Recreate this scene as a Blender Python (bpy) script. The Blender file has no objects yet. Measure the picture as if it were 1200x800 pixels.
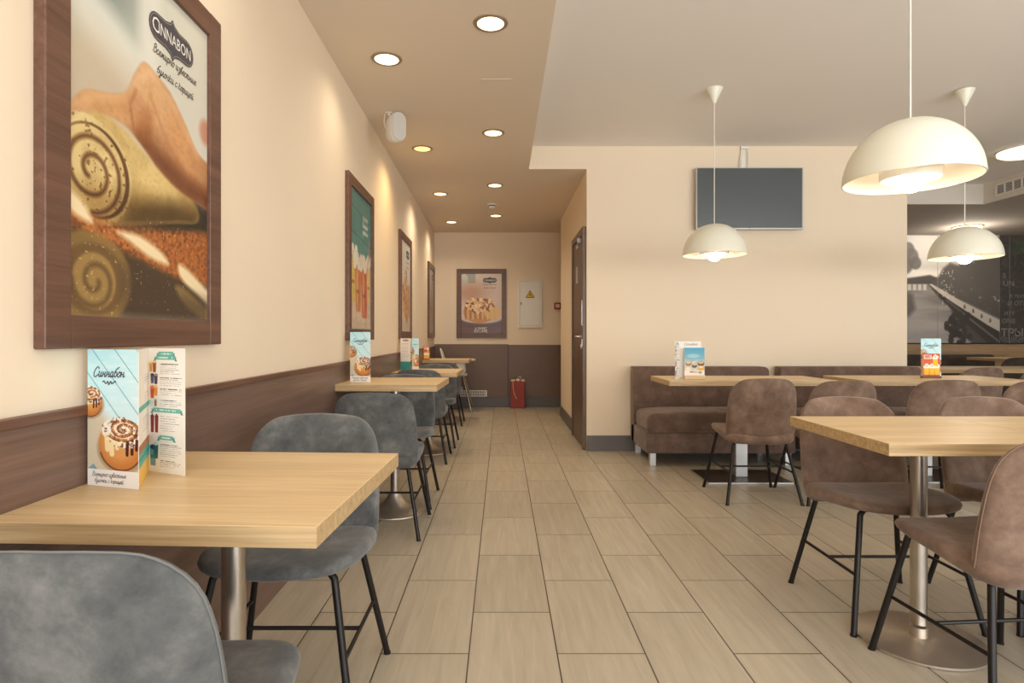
import bpy, bmesh, math, random
import numpy as np
from mathutils import Vector, Matrix
random.seed(7); np.random.seed(7)
SC = bpy.context.scene
COL = SC.collection
PI = math.pi
R = math.radians

# ------------------------------------------------------------------ materials
def lin(c):
    def f(v):
        v = v / 255.0
        return v / 12.92 if v <= 0.04045 else ((v + 0.055) / 1.055) ** 2.4
    return (f(c[0]), f(c[1]), f(c[2]), 1.0)

class NT:
    def __init__(self, name):
        self.m = bpy.data.materials.new(name); self.m.use_nodes = True
        self.t = self.m.node_tree; self.b = self.t.nodes['Principled BSDF']
    def n(self, kind, **kw):
        nd = self.t.nodes.new(kind)
        for k, v in kw.items():
            if k in nd.inputs.keys(): nd.inputs[k].default_value = v
            else: setattr(nd, k, v)
        return nd
    def l(self, a, b): self.t.links.new(a, b)

def set_in(b, **kw):
    for k, v in kw.items():
        k = k.replace('_', ' ')
        if k in b.inputs: b.inputs[k].default_value = v

def plain(name, col, rough=0.5, metal=0.0, bump=0.0, bscale=200, var=0.0, vscale=8, spec=None, sheen=0.0):
    """solid paint / metal / plastic with a slight noise variation and grain"""
    q = NT(name); b = q.b
    b.inputs['Base Color'].default_value = lin(col)
    set_in(b, Roughness=rough, Metallic=metal)
    if spec is not None: set_in(b, Specular_IOR_Level=spec)
    if sheen: set_in(b, Sheen_Weight=sheen)
    tc = q.n('ShaderNodeTexCoord')
    if var:
        no = q.n('ShaderNodeTexNoise', Scale=vscale, Detail=5.0); q.l(tc.outputs['Object'], no.inputs['Vector'])
        mx = q.n('ShaderNodeMixRGB', blend_type='MIX'); q.l(no.outputs['Fac'], mx.inputs['Fac'])
        c = lin(col)
        mx.inputs['Color1'].default_value = tuple(v * (1 - var) for v in c[:3]) + (1,)
        mx.inputs['Color2'].default_value = tuple(min(1, v * (1 + var)) for v in c[:3]) + (1,)
        q.l(mx.outputs['Color'], b.inputs['Base Color'])
    if bump:
        nb = q.n('ShaderNodeTexNoise', Scale=bscale, Detail=3.0); q.l(tc.outputs['Object'], nb.inputs['Vector'])
        bp = q.n('ShaderNodeBump', Strength=bump, Distance=0.002); q.l(nb.outputs['Fac'], bp.inputs['Height'])
        q.l(bp.outputs['Normal'], b.inputs['Normal'])
    return q.m

def emit(name, col, strength):
    q = NT(name); b = q.b
    b.inputs['Base Color'].default_value = lin(col)
    b.inputs['Emission Color'].default_value = lin(col); b.inputs['Emission Strength'].default_value = strength
    return q.m

def wood(name, c1, c2, c3, scale=(2.2, 38, 38), rough=0.45, fine=(5, 240, 240)):
    """laminate with long grain along local X"""
    q = NT(name); b = q.b; set_in(b, Roughness=rough)
    tc = q.n('ShaderNodeTexCoord'); oi = q.n('ShaderNodeObjectInfo')
    ad = q.n('ShaderNodeVectorMath', operation='ADD'); q.l(tc.outputs['Object'], ad.inputs[0])
    mulr = q.n('ShaderNodeMath', operation='MULTIPLY'); q.l(oi.outputs['Random'], mulr.inputs[0]); mulr.inputs[1].default_value = 7.0
    q.l(mulr.outputs[0], ad.inputs[1])
    m1 = q.n('ShaderNodeMapping', Scale=scale); q.l(ad.outputs[0], m1.inputs['Vector'])
    n1 = q.n('ShaderNodeTexNoise', Scale=1.0, Detail=4.0, Distortion=0.6); q.l(m1.outputs[0], n1.inputs['Vector'])
    r1 = q.n('ShaderNodeValToRGB'); q.l(n1.outputs['Fac'], r1.inputs['Fac'])
    e = r1.color_ramp.elements; e[0].position = 0.3; e[0].color = lin(c1); e[1].position = 0.72; e[1].color = lin(c3)
    k = r1.color_ramp.elements.new(0.5); k.color = lin(c2)
    m2 = q.n('ShaderNodeMapping', Scale=fine); q.l(ad.outputs[0], m2.inputs['Vector'])
    n2 = q.n('ShaderNodeTexNoise', Scale=1.0, Detail=3.0); q.l(m2.outputs[0], n2.inputs['Vector'])
    r2 = q.n('ShaderNodeValToRGB'); q.l(n2.outputs['Fac'], r2.inputs['Fac'])
    r2.color_ramp.elements[0].position = 0.35; r2.color_ramp.elements[0].color = (0.72, 0.72, 0.72, 1)
    r2.color_ramp.elements[1].position = 0.6; r2.color_ramp.elements[1].color = (1, 1, 1, 1)
    mx = q.n('ShaderNodeMixRGB', blend_type='MULTIPLY'); mx.inputs['Fac'].default_value = 0.6
    q.l(r1.outputs[0], mx.inputs['Color1']); q.l(r2.outputs[0], mx.inputs['Color2'])
    q.l(mx.outputs[0], b.inputs['Base Color'])
    bp = q.n('ShaderNodeBump', Strength=0.12, Distance=0.001); q.l(n2.outputs['Fac'], bp.inputs['Height']); q.l(bp.outputs['Normal'], b.inputs['Normal'])
    return q.m

def suede(name, c1, c2, c3, rough=0.85):
    q = NT(name); b = q.b; set_in(b, Roughness=rough, Sheen_Weight=0.25, Sheen_Roughness=0.5, Specular_IOR_Level=0.2)
    tc = q.n('ShaderNodeTexCoord'); oi = q.n('ShaderNodeObjectInfo')
    ad = q.n('ShaderNodeVectorMath', operation='ADD'); q.l(tc.outputs['Object'], ad.inputs[0])
    mulr = q.n('ShaderNodeMath', operation='MULTIPLY'); q.l(oi.outputs['Random'], mulr.inputs[0]); mulr.inputs[1].default_value = 13.0
    q.l(mulr.outputs[0], ad.inputs[1])
    n1 = q.n('ShaderNodeTexNoise', Scale=9.0, Detail=8.0, Roughness=0.68, Distortion=0.15); q.l(ad.outputs[0], n1.inputs['Vector'])
    r1 = q.n('ShaderNodeValToRGB'); q.l(n1.outputs['Fac'], r1.inputs['Fac'])
    e = r1.color_ramp.elements; e[0].position = 0.32; e[0].color = lin(c1); e[1].position = 0.72; e[1].color = lin(c3)
    k = r1.color_ramp.elements.new(0.52); k.color = lin(c2)
    q.l(r1.outputs[0], b.inputs['Base Color'])
    n2 = q.n('ShaderNodeTexNoise', Scale=260.0, Detail=2.0); q.l(tc.outputs['Object'], n2.inputs['Vector'])
    bp = q.n('ShaderNodeBump', Strength=0.25, Distance=0.001); q.l(n2.outputs['Fac'], bp.inputs['Height']); q.l(bp.outputs['Normal'], b.inputs['Normal'])
    return q.m

def floor_mat():
    q = NT('floor_tiles'); b = q.b
    tc = q.n('ShaderNodeTexCoord')
    sp = q.n('ShaderNodeSeparateXYZ'); q.l(tc.outputs['Object'], sp.inputs[0])
    ax = q.n('ShaderNodeMath', operation='ADD'); q.l(sp.outputs['Y'], ax.inputs[0]); ax.inputs[1].default_value = -2.602 + 60.0
    ay = q.n('ShaderNodeMath', operation='ADD'); q.l(sp.outputs['X'], ay.inputs[0]); ay.inputs[1].default_value = 0.1116 + 60.0
    cb = q.n('ShaderNodeCombineXYZ'); q.l(ax.outputs[0], cb.inputs['X']); q.l(ay.outputs[0], cb.inputs['Y'])
    br = q.n('ShaderNodeTexBrick', Scale=1.0)
    br.inputs['Mortar Size'].default_value = 0.0026; br.inputs['Mortar Smooth'].default_value = 0.2
    br.inputs['Brick Width'].default_value = 0.6; br.inputs['Row Height'].default_value = 0.3
    br.inputs['Color1'].default_value = (0, 0, 0, 1); br.inputs['Color2'].default_value = (1, 1, 1, 1)
    br.inputs['Mortar'].default_value = (0.5, 0.5, 0.5, 1)
    q.l(cb.outputs[0], br.inputs['Vector'])
    # per tile shift of the grain
    rnd = q.n('ShaderNodeMath', operation='MULTIPLY'); q.l(br.outputs['Color'], rnd.inputs[0]); rnd.inputs[1].default_value = 37.0
    cb2 = q.n('ShaderNodeCombineXYZ'); q.l(sp.outputs['X'], cb2.inputs['X']); q.l(sp.outputs['Y'], cb2.inputs['Y']); q.l(rnd.outputs[0], cb2.inputs['Z'])
    m1 = q.n('ShaderNodeMapping', Scale=(34, 2.6, 1)); q.l(cb2.outputs[0], m1.inputs['Vector'])
    n1 = q.n('ShaderNodeTexNoise', Scale=1.0, Detail=6.0, Distortion=0.8); q.l(m1.outputs[0], n1.inputs['Vector'])
    r1 = q.n('ShaderNodeValToRGB'); q.l(n1.outputs['Fac'], r1.inputs['Fac'])
    e = r1.color_ramp.elements; e[0].position = 0.25; e[0].color = lin((170, 159, 140)); e[1].position = 0.75; e[1].color = lin((190, 180, 161))
    hv = q.n('ShaderNodeHueSaturation'); q.l(r1.outputs[0], hv.inputs['Color'])
    mr = q.n('ShaderNodeMapRange'); q.l(br.outputs['Color'], mr.inputs['Value']); mr.inputs['To Min'].default_value = 0.92; mr.inputs['To Max'].default_value = 1.05
    q.l(mr.outputs[0], hv.inputs['Value'])
    mx = q.n('ShaderNodeMixRGB'); q.l(br.outputs['Fac'], mx.inputs['Fac']); q.l(hv.outputs[0], mx.inputs['Color1'])
    mx.inputs['Color2'].default_value = lin((62, 52, 42)); q.l(mx.outputs[0], b.inputs['Base Color'])
    set_in(b, Roughness=0.38, Specular_IOR_Level=0.45)
    bp = q.n('ShaderNodeBump', Strength=0.3, Distance=0.002, invert=True); q.l(br.outputs['Fac'], bp.inputs['Height']); q.l(bp.outputs['Normal'], b.inputs['Normal'])
    return q.m

def print_mat(name, arr, rough=0.45):
    """a printed picture, painted by this script pixel by pixel"""
    h, w, _ = arr.shape
    im = bpy.data.images.new(name, w, h)
    px = np.ones((h, w, 4), np.float32); px[..., :3] = np.clip(arr[::-1], 0, 1)
    im.pixels.foreach_set(px.ravel()); im.update(); im.pack()
    q = NT(name); t = q.n('ShaderNodeTexImage', image=im, extension='EXTEND')
    q.l(t.outputs['Color'], q.b.inputs['Base Color']); set_in(q.b, Roughness=rough)
    return q.m

M = dict(
    wall=plain('cream_wall_paint', (236, 219, 194), 0.85, bump=0.15, bscale=260, var=0.02, vscale=3),
    ceil=plain('ceiling_paint', (243, 240, 237), 0.9, bump=0.08, bscale=200, var=0.015, vscale=2),
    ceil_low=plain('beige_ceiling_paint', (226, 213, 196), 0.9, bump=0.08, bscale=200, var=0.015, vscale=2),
    ceil_shaded=plain('shaded_ceiling_paint', (168, 160, 153), 0.9, var=0.02, vscale=2),  # rear ceiling: pale paint darkened, its shade is put into the colour
    white_paint=plain('white_wall_paint', (222, 214, 202), 0.85, var=0.01),
    wain=wood('brown_laminate', (108, 85, 74), (118, 94, 82), (130, 105, 92), (1.6, 26, 26), 0.34, (3, 150, 150)),
    wain_end=plain('dark_brown_laminate', (112, 88, 72), 0.45, var=0.08, vscale=14),
    skirt=plain('grey_skirting', (100, 96, 94), 0.5, var=0.03),
    oak=wood('light_oak_laminate', (208, 178, 134), (218, 190, 146), (228, 202, 160), (1.4, 22, 22), .42),
    oak_edge=wood('oak_edge_band', (176, 146, 104), (196, 166, 122), (210, 182, 138), (2.2, 60, 60)),
    oak_panel=wood('oak_panel', (150, 120, 88), (168, 138, 104), (182, 152, 116)),
    frame=wood('mahogany_frame', (94, 64, 51), (106, 74, 59), (118, 84, 68), (2, 40, 40), 0.4),
    door=wood('wenge_door', (92, 73, 60), (103, 83, 69), (114, 92, 77), (30, 30, 1.6), 0.4, (150, 150, 3)),
    grey=suede('grey_suede', (72, 73, 73), (97, 98, 97), (130, 129, 125)),
    brown=suede('brown_suede', (96, 76, 63), (121, 98, 83), (146, 123, 107)),
    sofa=suede('sofa_suede', (94, 76, 65), (112, 91, 80), (132, 110, 98)),
    gpipe=plain('grey_piping', (112, 114, 112), 0.8), bpipe=plain('brown_piping', (136, 112, 97), 0.8),
    dark_cloth=suede('dark_brown_cloth', (58, 48, 43), (68, 57, 51), (80, 68, 60)),
    black=plain('black_steel', (34, 30, 28), 0.42, 0.4, var=0.1, vscale=30),
    steel=plain('brushed_steel', (198, 190, 180), 0.3, 1.0, bump=0.05, bscale=400),
    steel_base=plain('steel_base', (206, 194, 178), 0.36, 0.85, var=0.08, vscale=20),
    bronze=plain('dark_steel_plate', (92, 80, 70), 0.4, 0.9, var=0.1, vscale=20),
    alu=plain('satin_aluminium', (206, 204, 200), 0.4, 0.85),
    chrome=plain('chrome', (220, 218, 214), 0.15, 1.0),
    white=plain('white_plastic', (232, 228, 218), 0.45), paper=plain('white_paper', (236, 232, 224), 0.7),
    shade=plain('cream_enamel', (232, 230, 212), 0.3, spec=0.5), shade_in=plain('white_enamel', (250, 248, 242), 0.5),
    screen=plain('dark_screen', (74, 82, 85), 0.25, spec=0.9), tvback=plain('black_plastic', (30, 30, 32), 0.4),
    silver=plain('silver_plastic', (190, 188, 186), 0.3, 0.5),
    ink=plain('dark_grey_ink', (64, 62, 66), 0.6), ink_white=plain('white_ink', (240, 236, 228), 0.6),
    ink_brown=plain('brown_ink', (80, 64, 54), 0.6), ink_mid=plain('grey_ink', (132, 126, 120), 0.7),
    badge=plain('badge_ink', (70, 66, 74), 0.5), badge_dk=plain('badge_dark_ink', (58, 52, 54), 0.5),
    yellow=plain('yellow_label', (236, 190, 20), 0.5), red=plain('red_plastic', (150, 44, 34), 0.45),
    bag=plain('red_card', (150, 62, 50), 0.6, var=0.05), ribbon=plain('pale_ribbon', (226, 196, 176), 0.6),
    dark=plain('dark_void', (28, 26, 25), 0.8), grille=plain('grille_grey', (200, 196, 188), 0.6),
    lamp_warm=emit('warm_lamp_diffuser', (255, 226, 168), 3.2), lamp_white=emit('white_lamp_diffuser', (255, 238, 206), 4.0),
    lamp_amber=emit('amber_lamp_diffuser', (255, 208, 122), 2.4),
    lamp_flush=emit('flush_lamp_diffuser', (255, 238, 205), 2.2), lamp_rear=emit('rear_lamp_diffuser', (255, 236, 200), 5.0),
    bulb=emit('glowing_bulb', (255, 232, 196), 42.0),
    ring=plain('tan_metal_ring', (160, 142, 118), 0.4, 0.3),
    floor=floor_mat(),
)

# ------------------------------------------------------------------ mesh helpers
class MB:
    def __init__(s): s.bm = bmesh.new()
    def _merge(s, t, mat=None):
        me = bpy.data.meshes.new('tmp'); t.to_mesh(me); t.free()
        if mat is not None: me.transform(mat)
        s.bm.from_mesh(me); bpy.data.meshes.remove(me)
    def box(s, x0, x1, y0, y1, z0, z1, bev=0.0, seg=2, mat=None):
        t = bmesh.new(); bmesh.ops.create_cube(t, size=1.0)
        for v in t.verts:
            v.co = Vector(((x0 + x1) / 2 + v.co.x * (x1 - x0), (y0 + y1) / 2 + v.co.y * (y1 - y0), (z0 + z1) / 2 + v.co.z * (z1 - z0)))
        if bev > 0: bmesh.ops.bevel(t, geom=list(t.edges), offset=bev, segments=seg, profile=0.5, affect='EDGES')
        s._merge(t, mat); return s
    def prism(s, pts, a, b, axis='z', bev=0.0):
        """extrude the outline pts between a and b along axis"""
        t = bmesh.new()
        def mk(p, h): return {'z': (p[0], p[1], h), 'y': (p[0], h, p[1]), 'x': (h, p[0], p[1])}[axis]
        lo = [t.verts.new(mk(p, a)) for p in pts]; hi = [t.verts.new(mk(p, b)) for p in pts]
        t.faces.new(lo[::-1]); t.faces.new(hi); n = len(pts)
        for i in range(n): t.faces.new((lo[i], lo[(i + 1) % n], hi[(i + 1) % n], hi[i]))
        bmesh.ops.recalc_face_normals(t, faces=t.faces)
        if bev: bmesh.ops.bevel(t, geom=list(t.edges), offset=bev, segments=2, profile=0.5, affect='EDGES')
        s._merge(t); return s
    def tube(s, path, r, n=10, closed=False, caps=True):
        path = [Vector(p) for p in path]; m = len(path); t = bmesh.new(); rings = []; up = None
        for i, p in enumerate(path):
            if closed: d = path[(i + 1) % m] - path[i - 1]
            else: d = path[min(i + 1, m - 1)] - path[max(i - 1, 0)]
            d.normalize()
            if up is None:
                up = Vector((0, 0, 1)) if abs(d.z) < 0.9 else Vector((1, 0, 0))
            a = d.cross(up).normalized(); b2 = a.cross(d).normalized(); up = b2
            rr = r[i] if isinstance(r, (list, tuple)) else r
            rings.append([t.verts.new(p + a * math.cos(2 * PI * k / n) * rr + b2 * math.sin(2 * PI * k / n) * rr) for k in range(n)])
        for i in range(m if closed else m - 1):
            A, B = rings[i], rings[(i + 1) % m]
            for k in range(n): t.faces.new((A[k], A[(k + 1) % n], B[(k + 1) % n], B[k]))
        if caps and not closed: t.faces.new(rings[0][::-1]); t.faces.new(rings[-1])
        bmesh.ops.recalc_face_normals(t, faces=t.faces)
        s._merge(t); return s
    def lathe(s, prof, n=40, center=(0, 0, 0)):
        t = bmesh.new(); rings = []
        for (r, z) in prof:
            if r < 1e-6: rings.append([t.verts.new((center[0], center[1], center[2] + z))])
            else: rings.append([t.verts.new((center[0] + r * math.cos(2 * PI * k / n), center[1] + r * math.sin(2 * PI * k / n), center[2] + z)) for k in range(n)])
        for A, B in zip(rings, rings[1:]):
            for k in range(n):
                k2 = (k + 1) % n
                if len(A) == 1 and len(B) == 1: continue
                if len(A) == 1: t.faces.new((A[0], B[k], B[k2]))
                elif len(B) == 1: t.faces.new((A[k], A[k2], B[0]))
                else: t.faces.new((A[k], A[k2], B[k2], B[k]))
        bmesh.ops.recalc_face_normals(t, faces=t.faces)
        s._merge(t); return s
    def cushion(s, outline, lo, hi, rings=None, mapf=None, center=None):
        """closed padded slab: outline (a,b) pts, lo/hi(a,b) give its two faces; mapf(a,b,c) places it"""
        rings = rings or [(0, 1), (.3, 1), (.55, 1), (.75, 1), (.88, .96), (.95, .82), (.985, .5), (1, 0), (.985, -.5), (.95, -.82), (.88, -.96), (.75, -1), (.55, -1), (.3, -1), (0, -1)]
        ca, cb = center or (sum(p[0] for p in outline) / len(outline), sum(p[1] for p in outline) / len(outline))
        t = bmesh.new(); R_ = []
        for sc, w in rings:
            pts = [(ca, cb)] if sc == 0 else [(ca + (p[0] - ca) * sc, cb + (p[1] - cb) * sc) for p in outline]
            vs = []
            for a, b in pts:
                l_, h_ = lo(a, b), hi(a, b); c = l_ + (h_ - l_) * (w + 1) / 2
                vs.append(t.verts.new(mapf(a, b, c) if mapf else (a, b, c)))
            R_.append(vs)
        n = len(outline)
        for A, B in zip(R_, R_[1:]):
            for k in range(n):
                k2 = (k + 1) % n
                if len(A) == 1: t.faces.new((A[0], B[k], B[k2]))
                elif len(B) == 1: t.faces.new((A[k], A[k2], B[0]))
                else: t.faces.new((A[k], A[k2], B[k2], B[k]))
        bmesh.ops.recalc_face_normals(t, faces=t.faces)
        s._merge(t); return s
    def build(s, name, mat, parent=None, smooth=True, angle=40):
        me = bpy.data.meshes.new(name); s.bm.to_mesh(me); s.bm.free()
        for m in (mat if isinstance(mat, (list, tuple)) else [mat]): me.materials.append(m)
        if smooth:
            me.polygons.foreach_set('use_smooth', [True] * len(me.polygons))
            me.set_sharp_from_angle(angle=R(angle))
        o = bpy.data.objects.new(name, me); COL.objects.link(o)
        if parent is not None: o.parent = parent
        return o

def spline(pts, n, closed=False):
    """Catmull-Rom through pts, n samples"""
    P = [Vector((*p, 0)) if len(p) == 2 else Vector(p) for p in pts]; m = len(P); out = []
    seg = m if closed else m - 1
    for i in range(n):
        f = i / (n if closed else n - 1) * seg; k = min(int(f), seg - 1); t = f - k
        g = (lambda j: P[j % m]) if closed else (lambda j: P[max(0, min(m - 1, j))])
        a, b, c, d = g(k - 1), g(k), g(k + 1), g(k + 2)
        out.append(0.5 * ((2 * b) + (c - a) * t + (2 * a - 5 * b + 4 * c - d) * t * t + (3 * b - a - 3 * c + d) * t ** 3))
    return out

def tag(o, label, cat, group=None, kind=None):
    o['label'] = label; o['category'] = cat
    if group: o['group'] = group
    if kind: o['kind'] = kind
    return o
def thing(name, label, cat, loc=(0, 0, 0), rz=0.0, group=None):
    o = bpy.data.objects.new(name, None); COL.objects.link(o); o.empty_display_size = 0.1
    o.location = loc; o.rotation_euler = (0, 0, rz)
    return tag(o, label, cat, group)
def struct(o, label=None):
    o['kind'] = 'structure'
    return o
def dup(root, label, loc, rz=0.0, sz=1.0):
    r = root.copy(); COL.objects.link(r); r.location = loc; r.rotation_euler = (0, 0, rz); r.scale = (1, 1, sz); r['label'] = label
    for ch in list(root.children):
        c = ch.copy(); COL.objects.link(c); c.parent = r
        for g in list(ch.children):
            d = g.copy(); COL.objects.link(d); d.parent = c
    return r

# lettering: flat glyph meshes on a local plane x right, z up, facing -y
def lettering(items, mat, parent, y=-0.001, name='lettering'):
    """items: (text, x, z, size, shear, align, width_scale)"""
    for it in items:
        mb = MB()
        txt, x, z, size = it[:4]; shear = it[4] if len(it) > 4 else 0; al = it[5] if len(it) > 5 else 'CENTER'; ws = it[6] if len(it) > 6 else 1.0; off = it[7] if len(it) > 7 else 0.0
        cu = bpy.data.curves.new('t', 'FONT'); cu.body = txt; cu.size = size; cu.shear = shear; cu.align_x = al; cu.resolution_u = 2; cu.offset = off
        o = bpy.data.objects.new('t', cu)
        me = bpy.data.meshes.new_from_object(o)
        for v in me.vertices: v.co = Vector((x + v.co.x * ws, y, z + v.co.y))
        mb.bm.from_mesh(me)
        bpy.data.objects.remove(o); bpy.data.curves.remove(cu); bpy.data.meshes.remove(me)
        bmesh.ops.recalc_face_normals(mb.bm, faces=mb.bm.faces)
        mb.build(name, mat, parent, smooth=False)

GL = {
 'С': (1.25, [[(1.1, 1.4), (1.0, 1.75), (.6, 1.8), (.2, 1.25), (.1, .5), (.4, 0), (.9, .15), (1.15, .5)]]),
 'и': (.98, [[(0, .85), (.1, 1), (.1, .35), (.28, 0), (.52, .25), (.62, 1)], [(.62, 1), (.6, .3), (.75, 0), (1, .3)]]),
 'н': (.95, [[(.08, 1), (.08, 0)], [(.08, .5), (.6, .55)], [(.6, 1), (.58, .25), (.72, 0), (.97, .3)]]),
 'а': (.95, [[(.6, .85), (.35, 1), (.06, .6), (.1, .12), (.33, 0), (.58, .4), (.62, 1)], [(.62, 1), (.6, .22), (.74, 0), (.97, .3)]]),
 'б': (.85, [[(.95, 1.85), (.55, 1.6), (.15, 1.1), (.07, .4), (.33, 0), (.64, .3), (.6, .75), (.35, .95), (.13, .7)]]),
 'о': (.82, [[(.36, 1), (.06, .62), (.1, .12), (.36, 0), (.64, .35), (.6, .85), (.36, 1), (.5, .8), (.84, .85)]]),
 'В': (1.1, [[(.2, 1.7), (.1, 0)], [(.05, 1.5), (.3, 1.75), (.7, 1.7), (.75, 1.3), (.5, 1), (.2, .95)], [(.5, .98), (.92, .75), (.85, .15), (.4, -.02), (.05, .1)]]),
 'с': (.72, [[(.6, .8), (.35, 1), (.07, .6), (.12, .12), (.38, 0), (.74, .3)]]),
 'е': (.78, [[(.06, .4), (.45, .5), (.58, .8), (.35, 1), (.07, .6), (.12, .12), (.4, 0), (.8, .3)]]),
 'м': (1.15, [[(0, .05), (.1, .05), (.3, 1), (.42, .2), (.72, 1), (.76, .2), (.9, 0), (1.17, .3)]]),
 'р': (.8, [[(.12, 1), (.05, -.75)], [(.1, .6), (.33, 1), (.62, .72), (.5, .1), (.12, .05)]]),
 'з': (.72, [[(.1, .85), (.35, 1), (.52, .78), (.3, .52), (.56, .35), (.5, -.4), (.22, -.68), (.1, -.4), (.72, .25)]]),
 'в': (.76, [[(.08, .4), (.4, 1.3), (.5, 1.65), (.32, 1.5), (.1, .8), (.1, .2), (.34, 0), (.6, .3), (.45, .62), (.2, .5)]]),
 'т': (1.25, [[(.06, 1), (.08, 0)], [(.08, .65), (.3, 1), (.42, .8), (.42, 0)], [(.42, .65), (.66, 1), (.8, .8), (.8, .25), (.95, 0), (1.25, .3)]]),
 'ы': (1.15, [[(.08, 1), (.07, .25), (.25, 0), (.46, .2), (.35, .52), (.1, .48)], [(.82, 1), (.8, .25), (.93, 0), (1.17, .3)]]),
 'у': (.78, [[(.05, 1), (.07, .4), (.25, .1), (.48, .3), (.58, 1)], [(.6, 1), (.5, -.35), (.24, -.72), (.06, -.5), (.78, .25)]]),
 'л': (.92, [[(0, .05), (.14, .05), (.42, 1), (.5, .25), (.65, 0), (.94, .3)]]),
 'ч': (.9, [[(.05, 1), (.08, .62), (.3, .5), (.55, .68)], [(.58, 1), (.55, .22), (.7, 0), (.92, .3)]]),
 'к': (.85, [[(.15, 1.5), (.08, 0)], [(.62, 1), (.12, .5), (.5, .08), (.87, .3)]]),
 'ц': (1.0, [[(0, .85), (.1, 1), (.1, .35), (.28, 0), (.52, .25), (.62, 1)], [(.62, 1), (.62, .2), (.75, -.35), (.55, -.45), (1.0, .3)]]),
 'й': (.98, [[(0, .85), (.1, 1), (.1, .35), (.28, 0), (.52, .25), (.62, 1)], [(.62, 1), (.6, .3), (.75, 0), (1, .3)], [(.22, 1.4), (.38, 1.25), (.58, 1.45)]]),
 '~': (3.0, [[(0, .6), (.3, .8), (.6, .5), (.9, .4), (1.2, .75), (1.5, .2), (1.8, .75), (2.1, .4), (2.4, .5), (2.7, .8), (3.0, .6)]]),
 ' ': (.6, [])}
def script(txt, x, z, width, mat, parent, wt=.16, y=-.0006):
    """joined-up handwriting, centred on x, of the given width, laid flat on the parent's front"""
    adv = sum(GL[c][0] for c in txt); k = width / (adv + .3); pen = x - width / 2; t = bmesh.new()
    for c in txt:
        a, strokes = GL[c]
        for st in strokes:
            P = spline([(pen + (px_ + .3 * pz) * k, z + pz * k) for px_, pz in st], max(6, 5 * len(st)))
            L_ = []
            for i, p in enumerate(P):
                d = (P[min(i + 1, len(P) - 1)] - P[max(i - 1, 0)]).normalized(); n = Vector((-d.y, d.x, 0)) * wt * k / 2
                L_.append((t.verts.new((p.x + n.x, y, p.y + n.y)), t.verts.new((p.x - n.x, y, p.y - n.y))))
            for (a0, b0), (a1, b1) in zip(L_, L_[1:]): t.faces.new((a0, b0, b1, a1))
        pen += a * k
    for f in t.faces:
        f.normal_update()
        if f.normal.y > 0: f.normal_flip()
    mb = MB(); mb._merge(t); return mb.build('lettering', mat, parent, smooth=False)
def panel(name, w, h, t, mat_front, mat_back, parent, z0=0.0, x0=None):
    """thin sheet, picture on its -y face (UV 0..1)"""
    x0 = -w / 2 if x0 is None else x0
    me = bpy.data.meshes.new(name)
    v = [(x0, 0, z0), (x0 + w, 0, z0), (x0 + w, 0, z0 + h), (x0, 0, z0 + h), (x0, t, z0), (x0 + w, t, z0), (x0 + w, t, z0 + h), (x0, t, z0 + h)]
    f = [(0, 1, 2, 3), (5, 4, 7, 6), (4, 0, 3, 7), (1, 5, 6, 2), (3, 2, 6, 7), (4, 5, 1, 0)]
    me.from_pydata(v, [], f); uv = me.uv_layers.new(name='UVMap')
    for li, c in zip(me.polygons[0].loop_indices, [(0, 0), (1, 0), (1, 1), (0, 1)]): uv.data[li].uv = c
    me.materials.append(mat_front); me.materials.append(mat_back)
    for p in me.polygons[1:]: p.material_index = 1
    o = bpy.data.objects.new(name, me); COL.objects.link(o)
    if parent is not None: o.parent = parent
    return o

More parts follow.
